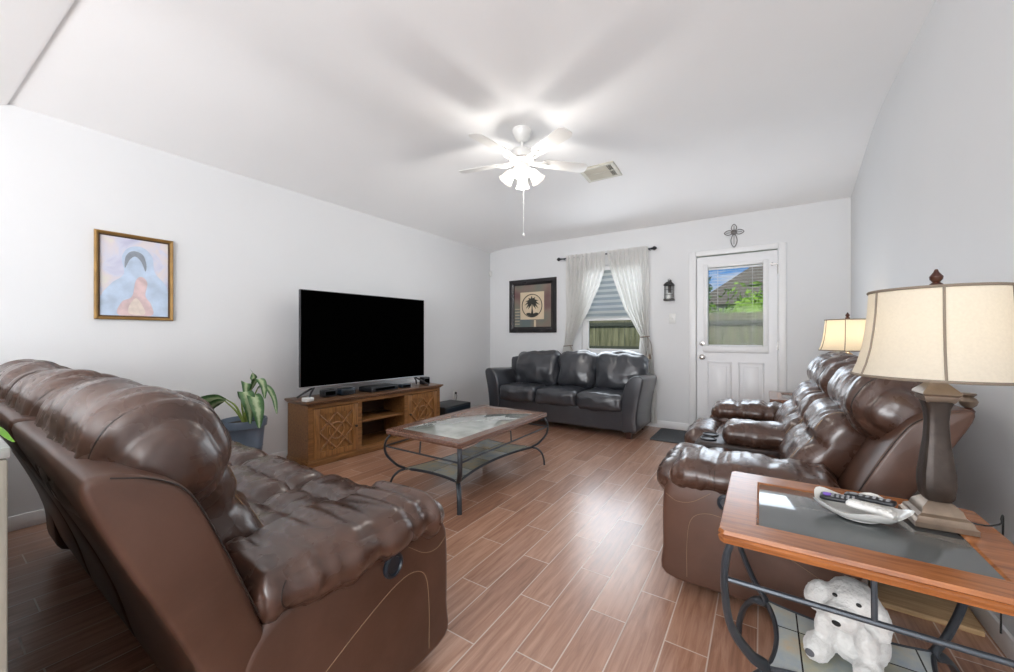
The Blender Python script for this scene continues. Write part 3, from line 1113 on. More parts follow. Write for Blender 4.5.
# ------------------------------------------------------------------ iron and wood tables
def iron_table(name, label, W, D, H, loc, rotz, wood, fw, shelf_mat, leg_path, shelf_z, rail_z, pinch, lw, glass=None):
    t = thing(name, label, 'table', loc, rotz)
    hx, hy = W / 2, D / 2
    # mitred frame with a moulded edge
    bm = B()
    th = 0.038
    prof = [(0, H), (0, H - 0.010), (0.006, H - 0.014), (0.0, H - 0.020), (0.004, H - 0.034), (0.016, H - th), (fw, H - th), (fw, H - 0.004), (fw - 0.006, H)]
    prof[0] = (0.004, H)
    rings = []
    for (d, z) in prof:
        c = 0.014
        xo, yo = hx - d, hy - d
        cc = max(0.0, c - d * 0.6) if d < 0.03 else 0.0006
        rings.append([bm.verts.new(p) for p in ((-xo + cc, -yo, z), (xo - cc, -yo, z), (xo, -yo + cc, z), (xo, yo - cc, z), (xo - cc, yo, z), (-xo + cc, yo, z), (-xo, yo - cc, z), (-xo, -yo + cc, z))])
    n = len(rings)
    for i in range(n):
        a, b = rings[i], rings[(i + 1) % n]
        for k in range(8):
            bm.faces.new((a[k], a[(k + 1) % 8], b[(k + 1) % 8], b[k]))
    top = obj('table_top', bm, wood, t, sharp=25)
    bm = B()
    d = fw - 0.004
    box2(bm, (-hx + d, -hy + d, H - 0.010), (hx - d, hy - d, H - 0.004), 0.001)
    obj('glass_panel', bm, glass or M['glass_top'], top)
    bm = B()
    for sx in (-1, 1):
        box2(bm, (sx * (hx - 0.07) - 0.008, -hy + 0.07, H - th - 0.016), (sx * (hx - 0.07) + 0.008, hy - 0.07, H - th))
    for sy in (-1, 1):
        box2(bm, (-hx + 0.07, sy * (hy - 0.07) - 0.008, H - th - 0.016), (hx - 0.07, sy * (hy - 0.07) + 0.008, H - th))
    obj('apron_frame', bm, M['iron'], t)
    sp = spline([(a, b, 0) for a, b in leg_path], 6)
    for sx in (-1, 1):
        for sy in (-1, 1):
            bm = B()
            tube(bm, [(sx * (hx - p.x), sy * (hy - p.x), p.y) for p in sp], lw, 10, flat=(1.25, 0.65))
            obj('leg', bm, M['iron'], t)
    # offset of the leg at rail height
    def off(z):
        return min(sp, key=lambda p: abs(p.y - z) + (0.2 if p.y < shelf_z else 0)).x
    o = off(rail_z)
    bm = B()
    ring = [(-hx + o, -hy + o), (hx - o, -hy + o), (hx - o, hy - o), (-hx + o, hy - o)]
    for i in range(4):
        a, b = ring[i], ring[(i + 1) % 4]
        tube(bm, [(a[0], a[1], rail_z), (b[0], b[1], rail_z)], lw * 0.50, 8)
    obj('rail', bm, M['iron'], t)
    for x, y in ((0, -hy + o), (0, hy - o), (-hx + o, 0), (hx - o, 0)):
        bm = B()
        tube(bm, [(x, y, rail_z), (x * 0.985, y * 0.985, H - th)], lw * 0.42, 8)
        obj('spindle', bm, M['iron'], t)
    # lower shelf with hollowed sides
    q = pinch
    cor = [(-hx + q, -hy + q), (hx - q, -hy + q), (hx - q, hy - q), (-hx + q, hy - q)]
    pts = []
    for i in range(4):
        a, b = Vector(cor[i]), Vector(cor[(i + 1) % 4])
        nrm = Vector((0, 0)) - (a + b) / 2
        nrm.normalize()
        L = (b - a).length
        for k in range(12):
            f = k / 12
            pts.append(a.lerp(b, f) + nrm * (0.11 * L * 0.9 * 4 * f * (1 - f)) * 0.8)
    bm = B()
    prism(bm, [(p.x, p.y) for p in pts], 2, shelf_z - 0.008, shelf_z + 0.006, 0)
    sh = obj('shelf', bm, shelf_mat, t, sharp=30)
    bm = B()
    tube(bm, [(p.x, p.y, shelf_z - 0.002) for p in pts], lw * 0.75, 8, True, flat=(0.7, 1.1))
    obj('shelf_rim', bm, M['iron'], sh)
    return t


coffee_leg = [(0.030, 0.415), (0.008, 0.375), (0.000, 0.32), (0.012, 0.26), (0.060, 0.190), (0.100, 0.162), (0.070, 0.145), (0.040, 0.105), (0.026, 0.05), (0.022, 0.0)]
iron_table('coffee_table', 'long glass topped coffee table with curved iron legs in the middle of the room', 0.70, 1.18, 0.452,
           (-1.915, 2.45, 0), 0, M['walnut'], 0.085, M['slate'], coffee_leg, 0.160, 0.332, 0.103, 0.0125, M['glass_coffee'])
end_leg = [(0.030, 0.565), (0.018, 0.52), (0.016, 0.44), (0.030, 0.34), (0.075, 0.250), (0.112, 0.207), (0.08, 0.185), (0.048, 0.13), (0.03, 0.06), (0.025, 0.0)]
EH = 0.605
iron_table('end_table', 'cherry wood and glass end table in the right foreground holding the large lamp', 0.625, 0.545, EH,
           (0.2125, 1.450, 0), 0, M['cherry'], 0.092, M['slate_small'], end_leg, 0.205, 0.472, 0.112, 0.0145)
iron_table('end_table', 'matching end table beyond the love seat, mostly hidden, in the corner by the door', 0.62, 0.575, EH,
           (0.36, 4.13, 0), 0, M['walnut'], 0.095, M['slate_small'], end_leg, 0.205, 0.472, 0.112, 0.0145)


# ------------------------------------------------------------------ table lamps
def make_lamp(label, loc, watts, rotz=0.0, color=(1.0, 0.80, 0.55)):
    t = thing('table_lamp', label, 'lamp', loc, rotz)
    bm = B()
    q = math.sqrt(2)
    lathe(bm, [(0.060 * q, 0), (0.060 * q, 0.013), (0.055 * q, 0.018), (0.052 * q, 0.028), (0.043 * q, 0.034), (0.038 * q, 0.050), (0.024 * q, 0.064)], 4, rot45=True)
    obj('lamp_base', bm, M['gold_resin'], t, label='stepped square pale bronze foot')
    bm = B()
    # square-sectioned baluster with rounded corners
    def sq(a, r, z):
        k = 1 / (abs(math.cos(a)) ** 5 + abs(math.sin(a)) ** 5) ** (1 / 5)
        return (k, 0)
    lathe(bm, [(0.022, 0.060), (0.031, 0.075), (0.0345, 0.105), (0.034, 0.135), (0.029, 0.18), (0.0235, 0.23), (0.0215, 0.28), (0.024, 0.315), (0.030, 0.335)], 32, wobble=sq)
    obj('lamp_body', bm, M['bronze'], t, label='dark textured baluster column')
    bm = B()
    lathe(bm, [(0.027 * q, 0.333), (0.033 * q, 0.343), (0.033 * q, 0.350), (0.038 * q, 0.356), (0.037 * q, 0.362), (0.020 * q, 0.382), (0.014 * q, 0.388), (0.013 * q, 0.41)], 4, rot45=True)
    obj('lamp_collar', bm, M['gold_resin'], t)
    bm = B()
    lathe(bm, [(0.006, 0.40), (0.006, 0.655)], 8)
    lathe(bm, [(0.014, 0.41), (0.014, 0.45), (0.017, 0.452), (0.017, 0.47)], 12)
    obj('lamp_socket', bm, M['bronze'], t)
    # bell shade of ten panels
    prof = [(0.176, 0.402), (0.164, 0.435), (0.153, 0.48), (0.146, 0.53), (0.141, 0.58), (0.138, 0.640)]
    bm = B()
    lathe(bm, prof, 60, close=False)
    shade = obj('lamp_shade', bm, M['shade'], t)
    bm = B()
    for i in range(6):
        a = 2 * PI * i / 6 + R(17)
        tube(bm, [((r + 0.001) * math.cos(a), (r + 0.001) * math.sin(a), z) for r, z in prof], 0.0028, 6)
    for (r, z) in (prof[0], prof[-1]):
        tube(bm, [(r * math.cos(2 * PI * k / 60), r * math.sin(2 * PI * k / 60), z) for k in range(60)], 0.0042, 6, True)
    for k in range(3):
        a = 2 * PI * k / 3
        tube(bm, [(0, 0, 0.638), (0.138 * math.cos(a), 0.138 * math.sin(a), 0.638)], 0.002, 5)
    obj('shade_trim', bm, M['shade_trim'], shade, label='taupe piping')
    bm = B()
    lathe(bm, [(0.010, 0.645), (0.016, 0.650), (0.013, 0.658), (0.007, 0.662), (0.013, 0.670), (0.014, 0.678), (0.006, 0.690), (0.003, 0.698)], 16)
    obj('finial', bm, M['mahogany'], t)
    lp = bpy.data.lights.new('bulb', 'POINT')
    lp.energy = watts
    lp.color = color
    lp.shadow_soft_size = 0.03
    lo = bpy.data.objects.new('bulb', lp)
    C.objects.link(lo)
    lo.location = Vector(loc) + Vector((0.0, 0.0, 0.52))
    return t


L1 = make_lamp('large lamp with cream bell shade and dark baluster column on the right foreground table', (0.402, 1.55, EH + 0.001), 0.42, R(4), (1.0, 0.88, 0.72))
bm = B()
cord = spline([(0.06, 0.03, 0.006), (0.10, 0.02, 0.006), (0.14, 0.05, 0.007), (0.158, 0.09, 0.009), (0.178, 0.13, 0.0), (0.185, 0.15, -0.10), (0.19, 0.17, -0.35)], 6)
tube(bm, cord, 0.0022, 6)
obj('power_cord', bm, M['rubber'], L1)
make_lamp('small looking glowing lamp in the far right corner behind the love seat', (0.555, 3.985, EH + 0.001), 2.2)

# ------------------------------------------------------------------ dish with remotes
DX, DY, DZ = 0.228, 1.475, EH + 0.001
bm = B()


def scal(a, r, z):
    if r < 0.05:
        return (1, 0)
    return (1 + 0.075 * math.cos(a * 5 + 0.6), 0.35 * max(0.0, r - 0.05) * 0.5 * math.cos(a * 5 + 0.6) + 0.16 * max(0.0, r - 0.06))


lathe(bm, [(0.045, 0.0), (0.047, 0.004), (0.060, 0.008), (0.082, 0.020), (0.096, 0.030), (0.100, 0.032), (0.096, 0.027), (0.080, 0.014), (0.055, 0.0075), (0.01, 0.006)], 48, wobble=scal)
for v in bm.verts:
    v.co.x *= 1.05
    v.co.y *= 0.92
dish = obj('dish', bm, M['ceramic'], loc=(DX, DY, DZ), sharp=60)
tag(dish, 'white scalloped ceramic dish holding remotes on the right foreground table', 'dish')


def remote(label, loc, rot, s, body, btn, extra=None):
    t = thing('remote_control', label, 'remote control', loc)
    t.rotation_euler = rot
    bm = B()
    softbox(bm, (0, 0, s[2] / 2), s, min(s) * 0.45, 8, (0, 0, 0.001))
    obj('body', bm, body, t, sharp=80)
    bm = B()
    for i in range(3):
        for j in range(5):
            box(bm, ((i - 1) * s[0] * 0.25, -s[1] * 0.36 + j * s[1] * 0.13, s[2] + 0.0006), (s[0] * 0.16, s[1] * 0.07, 0.0025), 0.0008)
    obj('buttons', bm, btn, t)
    bm = B()
    lathe(bm, [(s[0] * 0.27, 0), (s[0] * 0.27, 0.0025), (s[0] * 0.12, 0.003)], 16, (0, s[1] * 0.31, s[2] - 0.0004))
    obj('dial_button', bm, extra or btn, t)
    return t


remote('black remote with a purple button ring at the left of the white dish', (DX - 0.038, DY + 0.022, DZ + 0.030), (R(-4), R(-7), R(78)), (0.036, 0.088, 0.013), M['plastic_black'], M['grey_btn'], M['purple'])
remote('white remote lying across the front of the white dish', (DX + 0.022, DY - 0.022, DZ + 0.029), (R(3), R(3), R(68)), (0.044, 0.10, 0.016), M['white_plastic'], M['ceramic'])
remote('black remote with rows of grey buttons at the back of the white dish', (DX + 0.030, DY + 0.032, DZ + 0.040), (R(-3), R(2), R(70)), (0.036, 0.11, 0.012), M['plastic_black'], M['grey_btn'])

# ------------------------------------------------------------------ plush dog on the lower shelf of the end table
pt = thing('plush_dog', 'white plush dog with grey spots sitting on the lower shelf of the right foreground table', 'toy', (0.205, 1.43, 0.213), R(-22))
pt.scale = (1.12, 1.12, 1.12)
bm = B()


def blob(c, s, rot=None):
    g = bmesh.ops.create_icosphere(bm, subdivisions=3, radius=1.0)
    m = Matrix.Translation(c)
    if rot:
        m = m @ Euler(rot).to_matrix().to_4x4()
    xf(bm, g['verts'], m @ Matrix.Diagonal((*s, 1)))


blob((0.010, 0.015, 0.060), (0.062, 0.060, 0.062))
blob((0.010, 0.008, 0.110), (0.052, 0.050, 0.055))
blob((0.006, -0.008, 0.165), (0.050, 0.050, 0.046))
blob((-0.002, -0.052, 0.136), (0.036, 0.036, 0.032))
blob((-0.058, -0.020, 0.143), (0.030, 0.026, 0.042), (0, R(18), 0))
blob((0.058, -0.010, 0.140), (0.018, 0.028, 0.046), (0, R(-14), 0))
blob((-0.048, -0.052, 0.034), (0.030, 0.050, 0.032))
blob((0.046, -0.050, 0.028), (0.028, 0.048, 0.028))
blob((-0.038, -0.040, 0.080), (0.022, 0.026, 0.048), (R(20), 0, 0))
blob((0.040, -0.036, 0.080), (0.022, 0.026, 0.048), (R(20), 0, 0))
dog = obj('body', bm, M['plush'], pt, sharp=180)
rm = dog.modifiers.new('blend', 'REMESH')
rm.mode = 'VOXEL'
rm.voxel_size = 0.005
rm.use_smooth_shade = True
smm = dog.modifiers.new('soften', 'SMOOTH')
smm.iterations = 4
ft = bpy.data.textures.new('fur', 'CLOUDS')
ft.noise_scale = 0.012
fd = dog.modifiers.new('fur', 'DISPLACE')
fd.texture = ft
fd.texture_coords = 'LOCAL'
fd.strength = 0.007
fd.mid_level = 0.5
for nm, c, r, mt in (('nose', (-0.004, -0.088, 0.131), (0.009, 0.006, 0.006), 'rubber'), ('eye', (-0.016, -0.054, 0.179), (0.0055, 0.004, 0.0045), 'rubber'),
                     ('eye', (0.028, -0.051, 0.177), (0.0055, 0.004, 0.0045), 'rubber'), ('paw_patch', (-0.052, -0.101, 0.036), (0.010, 0.004, 0.009), 'plush_spot')):
    bm = B()
    g = bmesh.ops.create_icosphere(bm, subdivisions=2, radius=1.0)
    xf(bm, g['verts'], Matrix.Translation(c) @ Matrix.Diagonal((*r, 1)))
    obj(nm, bm, M[mt], pt, sharp=180)

# pine board behind the love seat, tall finial-topped pole leaning there
bm = B()
box2(bm, (-0.15, -0.095, 0), (0.15, 0.095, 0.022), 0.003)
o = obj('pine_board', bm, M['pine'], loc=(0.548, 2.285, 0.0), rot=(0, 0, R(-3)))
tag(o, 'pale raw pine board lying on the floor behind the end table', 'board')
pl = thing('urn_finial', 'small bronze urn finial standing on the near back corner of the love seat', 'ornament', (0.566, 1.90, 0.872))
bm = B()
lathe(bm, [(0.014, -0.004), (0.016, 0.002), (0.012, 0.008), (0.009, 0.012), (0.012, 0.016)], 20)
obj('foot', bm, M['mahogany'], pl)
bm = B()
lathe(bm, [(0.010, 0.013), (0.019, 0.022), (0.0225, 0.034), (0.018, 0.043), (0.012, 0.048), (0.015, 0.052), (0.019, 0.056), (0.017, 0.061), (0.004, 0.063)], 20)
obj('urn', bm, M['gold_resin'], pl)

# ------------------------------------------------------------------ tv console
tc0 = thing('tv_console', 'honey oak media console with lattice doors along the left wall under the television', 'console', (-3.345, 2.60, 0), R(-3.5))
# local: x +0.19 is the front, y -0.77..0.77
f, bk, hl = 0.185, -0.185, 0.755
bm = B()
box2(bm, (bk, -hl, 0.05), (f, -hl + 0.022, 0.52))
box2(bm, (bk, hl - 0.022, 0.05), (f, hl, 0.52))
box2(bm, (bk + 0.013, -hl + 0.022, 0.056), (f - 0.001, hl - 0.022, 0.075))
box2(bm, (bk, -0.275, 0.05), (f - 0.02, -0.253, 0.52))
box2(bm, (bk, 0.253, 0.05), (f - 0.02, 0.275, 0.52))
box2(bm, (f - 0.022, -hl + 0.001, 0.495), (f + 0.0005, hl - 0.001, 0.528))
for y0_, y1_ in ((-hl, -hl + 0.045), (-0.29, -0.25), (0.25, 0.29), (hl - 0.045, hl)):
    box2(bm, (f - 0.022, y0_ + (0.0012 if y0_ < -0.5 else 0) - (0.003 if y0_ > 0.5 else 0), 0.06), (f + 0.002, y1_ - (0.0012 if y0_ > 0.5 else 0), 0.494))
obj('cabinet_body', bm, M['oak'], tc0, smooth=False)
bm = B()
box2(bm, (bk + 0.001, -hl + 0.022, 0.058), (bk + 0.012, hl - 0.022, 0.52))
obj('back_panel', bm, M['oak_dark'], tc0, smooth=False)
bm = B()
for (d, z0_, z1_) in ((0.012, 0.528, 0.540), (0.022, 0.538, 0.548), (0.030, 0.546, 0.562)):
    box2(bm, (bk, -hl - d, z0_), (f + d, hl + d, z1_), 0.003)
obj('cabinet_top', bm, M['oak_top'], tc0)
bm = B()
box2(bm, (bk, -hl - 0.012, 0.0), (f + 0.012, hl + 0.012, 0.045), 0.004)
box2(bm, (bk, -hl - 0.005, 0.04), (f + 0.005, hl + 0.005, 0.056), 0.003)
obj('plinth', bm, M['oak'], tc0)
bm = B()
box2(bm, (bk + 0.01, -0.255, 0.292), (f - 0.03, 0.255, 0.312), 0.002)
obj('shelf', bm, M['oak'], tc0)
for s in (-1, 1):
    ya, yb = (-hl + 0.047, -0.292) if s < 0 else (0.292, hl - 0.047)
    bm = B()
    xd = f - 0.006
    z0_, z1_ = 0.062, 0.490
    st = 0.052
    box2(bm, (xd - 0.012, ya, z0_), (xd + 0.010, ya + st, z1_), 0.003)
    box2(bm, (xd - 0.012, yb - st, z0_), (xd + 0.010, yb, z1_), 0.003)
    box2(bm, (xd - 0.012, ya + st, z0_ + 0.001), (xd + 0.009, yb - st, z0_ + st))
    box2(bm, (xd - 0.012, ya + st, z1_ - st), (xd + 0.009, yb - st, z1_ - 0.001))
    box2(bm, (xd - 0.010, ya + 0.03, z0_ + 0.03), (xd - 0.004, yb - 0.03, z1_ - 0.03))
    d = obj('door', bm, M['oak_v'], tc0)
    bm = B()
    pa, pb, qa, qb = ya + st, yb - st, z0_ + st, z1_ - st
    cy, cz = (pa + pb) / 2, (qa + qb) / 2
    hwid, hhei = (pb - pa) / 2, (qb - qa) / 2
    xx = xd + 0.002
    lines = [((-1, -1), (1, 1)), ((-1, 1), (1, -1)), ((-1, 0), (0, 1)), ((0, 1), (1, 0)), ((1, 0), (0, -1)), ((0, -1), (-1, 0))]
    for a, b in lines:
        tube(bm, [(xx, cy + a[0] * hwid, cz + a[1] * hhei), (xx, cy + b[0] * hwid, cz + b[1] * hhei)], 0.0085, 6)
    for k in range(4):
        a = k * PI / 2
        tube(bm, [(xx + 0.001, cy + 0.45 * hwid * math.cos(a + j * PI / 16 - PI / 4) + 0, cz + 0.45 * hhei * math.sin(a + j * PI / 16 - PI / 4)) for j in range(9)], 0.0075, 6)
    obj('lattice', bm, M['oak_v'], d)
    bm = B()
    lathe(bm, [(0.006, 0), (0.006, 0.010), (0.012, 0.016), (0.011, 0.024), (0.003, 0.027)], 14)
    obj('knob', bm, M['bronze'], d, loc=(xd + 0.010, (yb - st / 2) if s < 0 else (ya + st / 2), 0.285), rot=(0, R(90), 0))
CT = 0.563   # console top

# ------------------------------------------------------------------ television
tv = thing('television', 'large black flat screen television standing on the oak console', 'television', (-3.290, 2.52, CT), R(-5))
bm = B()
box2(bm, (-0.022, -0.682, 0.105), (0.012, 0.682, 0.964), 0.006)
box2(bm, (-0.060, -0.42, 0.16), (-0.020, 0.42, 0.60), 0.015)
obj('casing', bm, M['bezel'], tv)
bm = B()
box2(bm, (0.0115, -0.676, 0.114), (0.0135, 0.676, 0.958))
obj('screen', bm, M['screen'], tv, smooth=False)
bm = B()
box2(bm, (-0.010, -0.682, 0.098), (0.014, 0.682, 0.110), 0.002)
obj('lower_bezel', bm, M['silver'], tv)
for s in (-1, 1):
    bm = B()
    for dxx in (-0.10, 0.12):
        tube(bm, [(-0.004, s * 0.55, 0.105), (dxx * 0.5, s * 0.615, 0.056), (dxx, s * 0.66, 0.010)], 0.009, 8)
    obj('leg', bm, M['bezel'], tv)


def small_box(name, label, cat, loc, s, mat, rotz=0.0, front=None):
    t = thing(name, label, cat, loc, rotz)
    bm = B()
    box(bm, (0, 0, s[2] / 2), s, min(s) * 0.16, seg=3)
    obj('body', bm, mat, t)
    bm = B()
    box(bm, (s[0] / 2, 0, s[2] * 0.5), (0.003, s[1] * 0.72, s[2] * 0.5), 0.001)
    obj('front_panel', bm, front or M['screen'], t)
    return t


def on_console(x, y):
    c, q = math.cos(R(3.5)), math.sin(R(3.5))
    return (-3.345 + x * c + y * q, 2.60 - x * q + y * c, CT)


small_box('router', 'small white device at the left end of the oak console', 'router', on_console(0.145, -0.738), (0.07, 0.07, 0.033), M['white_plastic'], 0.1, M['white_plastic'])
small_box('speaker', 'small black speaker behind the left leg of the television', 'speaker', on_console(0.04, -0.50), (0.08, 0.13, 0.068), M['plastic_black'])
small_box('speaker', 'grey black box beside the left speaker under the television', 'speaker', on_console(0.05, -0.33), (0.09, 0.15, 0.064), M['plastic_blue'], 0, M['plastic_black'])
small_box('cable_box', 'flat black cable box under the middle of the television', 'cable box', on_console(0.04, 0.04), (0.20, 0.34, 0.05), M['plastic_black'], 0.02)
small_box('media_player', 'small dark player on the right half of the console beneath the television', 'media player', on_console(0.07, 0.34), (0.08, 0.12, 0.036), M['plastic_blue'], -0.1)
small_box('speaker', 'black upright speaker by the right leg of the television', 'speaker', on_console(0.04, 0.655), (0.08, 0.10, 0.085), M['plastic_black'])

# subwoofer on the floor
sb = thing('subwoofer', 'low black box on the floor between the oak console and the grey sofa', 'subwoofer', (-3.40, 3.80, 0))
bm = B()
box(bm, (0, 0, 0.13), (0.36, 0.50, 0.24), 0.012, seg=3)
obj('cabinet', bm, M['plastic_black'], sb)
bm = B()
box(bm, (0.18, 0, 0.13), (0.012, 0.46, 0.20), 0.004)
obj('grille', bm, M['plastic_blue'], sb)
for sx in (-1, 1):
    for sy in (-1, 1):
        bm = B()
        lathe(bm, [(0.014, 0), (0.018, 0.014)], 12, (sx * 0.14, sy * 0.2, 0))
        obj('foot', bm, M['rubber'], sb)

# outlet with a plug
ot = thing('wall_outlet', 'white outlet with a black plug low on the left wall near the corner', 'outlet', (XL + 0.001, 4.18, 0.30))
bm = B()
box(bm, (0.003, 0, 0), (0.006, 0.072, 0.115), 0.0025)
obj('cover_plate', bm, M['white_plastic'], ot)
bm = B()
box(bm, (0.016, 0, 0.022), (0.024, 0.026, 0.026), 0.005)
tube(bm, spline([(0.028, 0, 0.015), (0.034, 0.0, -0.03), (0.02, -0.02, -0.12), (0.014, -0.06, -0.29)], 6), 0.003, 6)
obj('plug', bm, M['rubber'], ot)

# ------------------------------------------------------------------ potted plant
def leaf_mesh(bm, spine, width, droop=0.15, n=10, m=6, roll=0.0):
    """a blade with a midrib fold along a spine; gets a uv map"""
    uvl = bm.loops.layers.uv.verify()
    S = spline(spine, n)
    L = len(S) - 1
    rows = []
    for i, p in enumerate(S):
        t = (S[min(i + 1, L)] - S[max(i - 1, 0)]).normalized()
        side = t.cross(Vector((0, 0, 1)))
        if side.length < 1e-3:
            side = Vector((1, 0, 0))
        side.normalize()
        up = side.cross(t).normalized()
        side, up = side * math.cos(roll) + up * math.sin(roll), up * math.cos(roll) - side * math.sin(roll)
        v = i / L
        w = width * (math.sin(PI * min(1, v * 0.93 + 0.03)) ** 0.8) * (1 - 0.25 * v)
        row = []
        for k in range(m + 1):
            u = k / m * 2 - 1
            row.append((bm.verts.new(p + side * (u * w) + up * (droop * w * abs(u) + 0.06 * w * math.sin(v * 17 + u))), (k / m, v)))
        rows.append(row)
    for a, b in zip(rows, rows[1:]):
        for k in range(m):
            f_ = bm.faces.new((a[k][0], a[k + 1][0], b[k + 1][0], b[k][0]))
            for lp, uvv in zip(f_.loops, (a[k][1], a[k + 1][1], b[k + 1][1], b[k][1])):
                lp[uvl].uv = uvv


pp = thing('potted_plant', 'leafy variegated plant in a blue grey pot beside the oak console', 'plant', (-3.20, 1.345, 0))
bm = B()
prof = [(0.085, 0), (0.090, 0.005), (0.118, 0.30), (0.121, 0.305), (0.119, 0.311), (0.131, 0.445), (0.134, 0.45), (0.146, 0.455), (0.150, 0.50), (0.147, 0.51), (0.139, 0.508), (0.132, 0.47), (0.10, 0.468), (0.004, 0.468)]
lathe(bm, prof, 40)
obj('pot', bm, M['pot'], pp)
bm = B()
lathe(bm, [(0.134, 0.468), (0.12, 0.478), (0.05, 0.484), (0.004, 0.486)], 24)
obj('soil', bm, M['soil'], pp)
cu = Vector((0.8367, 0.5475, 0))     # along the picture's right, from the plant
cv = Vector((-0.5475, 0.8367, 0))    # away


def PP(a, d, z):
    v = cu * a + cv * d
    return (v.x, v.y, z)


leaves = [
    # stem path, leaf spine, width  (right, away, height)
    ([(0, 0, 0.48), (-0.05, -0.01, 0.60), (-0.115, -0.02, 0.655)], [(-0.115, -0.02, 0.655), (-0.20, -0.04, 0.660), (-0.30, -0.08, 0.615), (-0.37, -0.10, 0.54)], 0.052, -55),
    ([(0, 0, 0.48), (-0.045, -0.02, 0.57), (-0.105, -0.05, 0.650)], [(-0.105, -0.05, 0.650), (-0.15, -0.09, 0.63), (-0.20, -0.13, 0.56), (-0.225, -0.14, 0.46)], 0.050, -50),
    ([(0.0, 0.01, 0.48), (0.0, 0.02, 0.58), (0.005, 0.02, 0.68)], [(0.005, 0.02, 0.68), (0.010, 0.01, 0.76), (0.035, -0.03, 0.765), (0.065, -0.08, 0.66)], 0.042, 25),
    ([(0.01, 0.0, 0.48), (0.010, -0.03, 0.58), (0.015, -0.05, 0.66)], [(0.015, -0.05, 0.66), (0.06, -0.08, 0.72), (0.105, -0.11, 0.64), (0.125, -0.12, 0.50)], 0.056),
    ([(0.01, 0.0, 0.48), (0.03, 0.0, 0.58), (0.06, -0.02, 0.68)], [(0.06, -0.02, 0.68), (0.11, -0.06, 0.69), (0.165, -0.10, 0.60), (0.19, -0.12, 0.47)], 0.056),
    ([(0.01, 0.01, 0.48), (0.03, 0.04, 0.62), (0.06, 0.06, 0.72)], [(0.06, 0.06, 0.72), (0.12, 0.05, 0.75), (0.19, 0.04, 0.67), (0.225, 0.03, 0.54)], 0.036),
    ([(0.0, 0.01, 0.48), (0.01, 0.03, 0.64), (0.03, 0.04, 0.72)], [(0.03, 0.04, 0.72), (0.085, 0.02, 0.80), (0.14, 0.0, 0.76), (0.16, -0.01, 0.66)], 0.040),
    ([(0.0, 0.01, 0.48), (0.01, 0.03, 0.66), (0.03, 0.04, 0.76)], [(0.03, 0.04, 0.76), (0.045, 0.04, 0.80), (0.045, 0.03, 0.84), (0.03, 0.02, 0.875)], 0.026),
]
for st, sp_, w, *rl in leaves:
    bm = B()
    leaf_mesh(bm, [PP(*q) for q in sp_], w, roll=R(rl[0]) if rl else 0.0)
    lf = obj('leaf', bm, M['leaf'], pp, sharp=180)
    bm = B()
    ss = spline([PP(*q) for q in st], 6)
    tube(bm, ss, [0.009 - 0.005 * i / len(ss) for i in range(len(ss))], 8)
    obj('leaf_stem', bm, M['stem'], lf)

# ------------------------------------------------------------------ kitchen counter: end shows at left edge, unseen length added to block light
pd = thing('counter_cabinet', 'grey washed kitchen counter cabinet with its end at the left edge, unseen length added to shade the floor', 'cabinet', (-2.205, -0.28, 0))
bm = B()
box2(bm, (-1.30, -0.33, 0.0), (1.315, 0.355, 0.947), 0.004)
obj('cabinet_body', bm, M['grey_post'], pd)
bm = B()
box2(bm, (1.313, -0.30, 0.10), (1.321, 0.33, 0.90), 0.003)
obj('end_panel', bm, M['grey_post'], pd)
bm = B()
box2(bm, (-1.31, -0.35, 0.0), (1.318, 0.358, 0.016), 0.004)
wt_ = obj('worktop', bm, M['worktop'], loc=(-2.205, -0.28, 0.9475))
tag(wt_, 'pale grey worktop on the kitchen counter at the left edge', 'worktop')
bm = B()
lathe(bm, [(0.050, 0), (0.06, 0.022), (0.062, 0.026), (0.056, 0.022), (0.01, 0.020)], 24)
sp0 = thing('small_plant', 'small bright green leafy plant on the kitchen worktop at the left edge', 'plant', (-1.0, -0.055, 0.9640))
obj('pot', bm, M['ceramic'], sp0)
for k, (a, l, zz) in enumerate(((44, 0.190, 0.05), (12, 0.11, 0.05), (85, 0.12, 0.05), (130, 0.11, 0.05), (200, 0.10, 0.05), (280, 0.10, 0.05))):
    bm = B()
    ca, sa = math.cos(R(a)), math.sin(R(a))
    leaf_mesh(bm, [(0.01 * ca, 0.01 * sa, 0.020), (l * 0.4 * ca, l * 0.4 * sa, 0.030 + zz * 0.3), (l * 0.8 * ca, l * 0.8 * sa, 0.028 + zz * 0.2), (l * ca, l * sa, 0.010)], 0.022, roll=R(20))
    obj('leaf', bm, M['leaf_bright'], sp0, sharp=180)


# ------------------------------------------------------------------ pictures
def rect_frame(bm, w, h, prof, axis_to):
    """mitred picture frame; prof: (inset, depth) ring"""
    rings = []
    for (d, z) in prof:
        a, b = w / 2 - d, h / 2 - d
        rings.append([bm.verts.new(axis_to(p[0], p[1], z)) for p in ((-a, -b), (a, -b), (a, b), (-a, b))])
    n = len(rings)
    for i in range(n):
        p, q = rings[i], rings[(i + 1) % n]
        for k in range(4):
            bm.faces.new((p[k], p[(k + 1) % 4], q[(k + 1) % 4], q[k]))


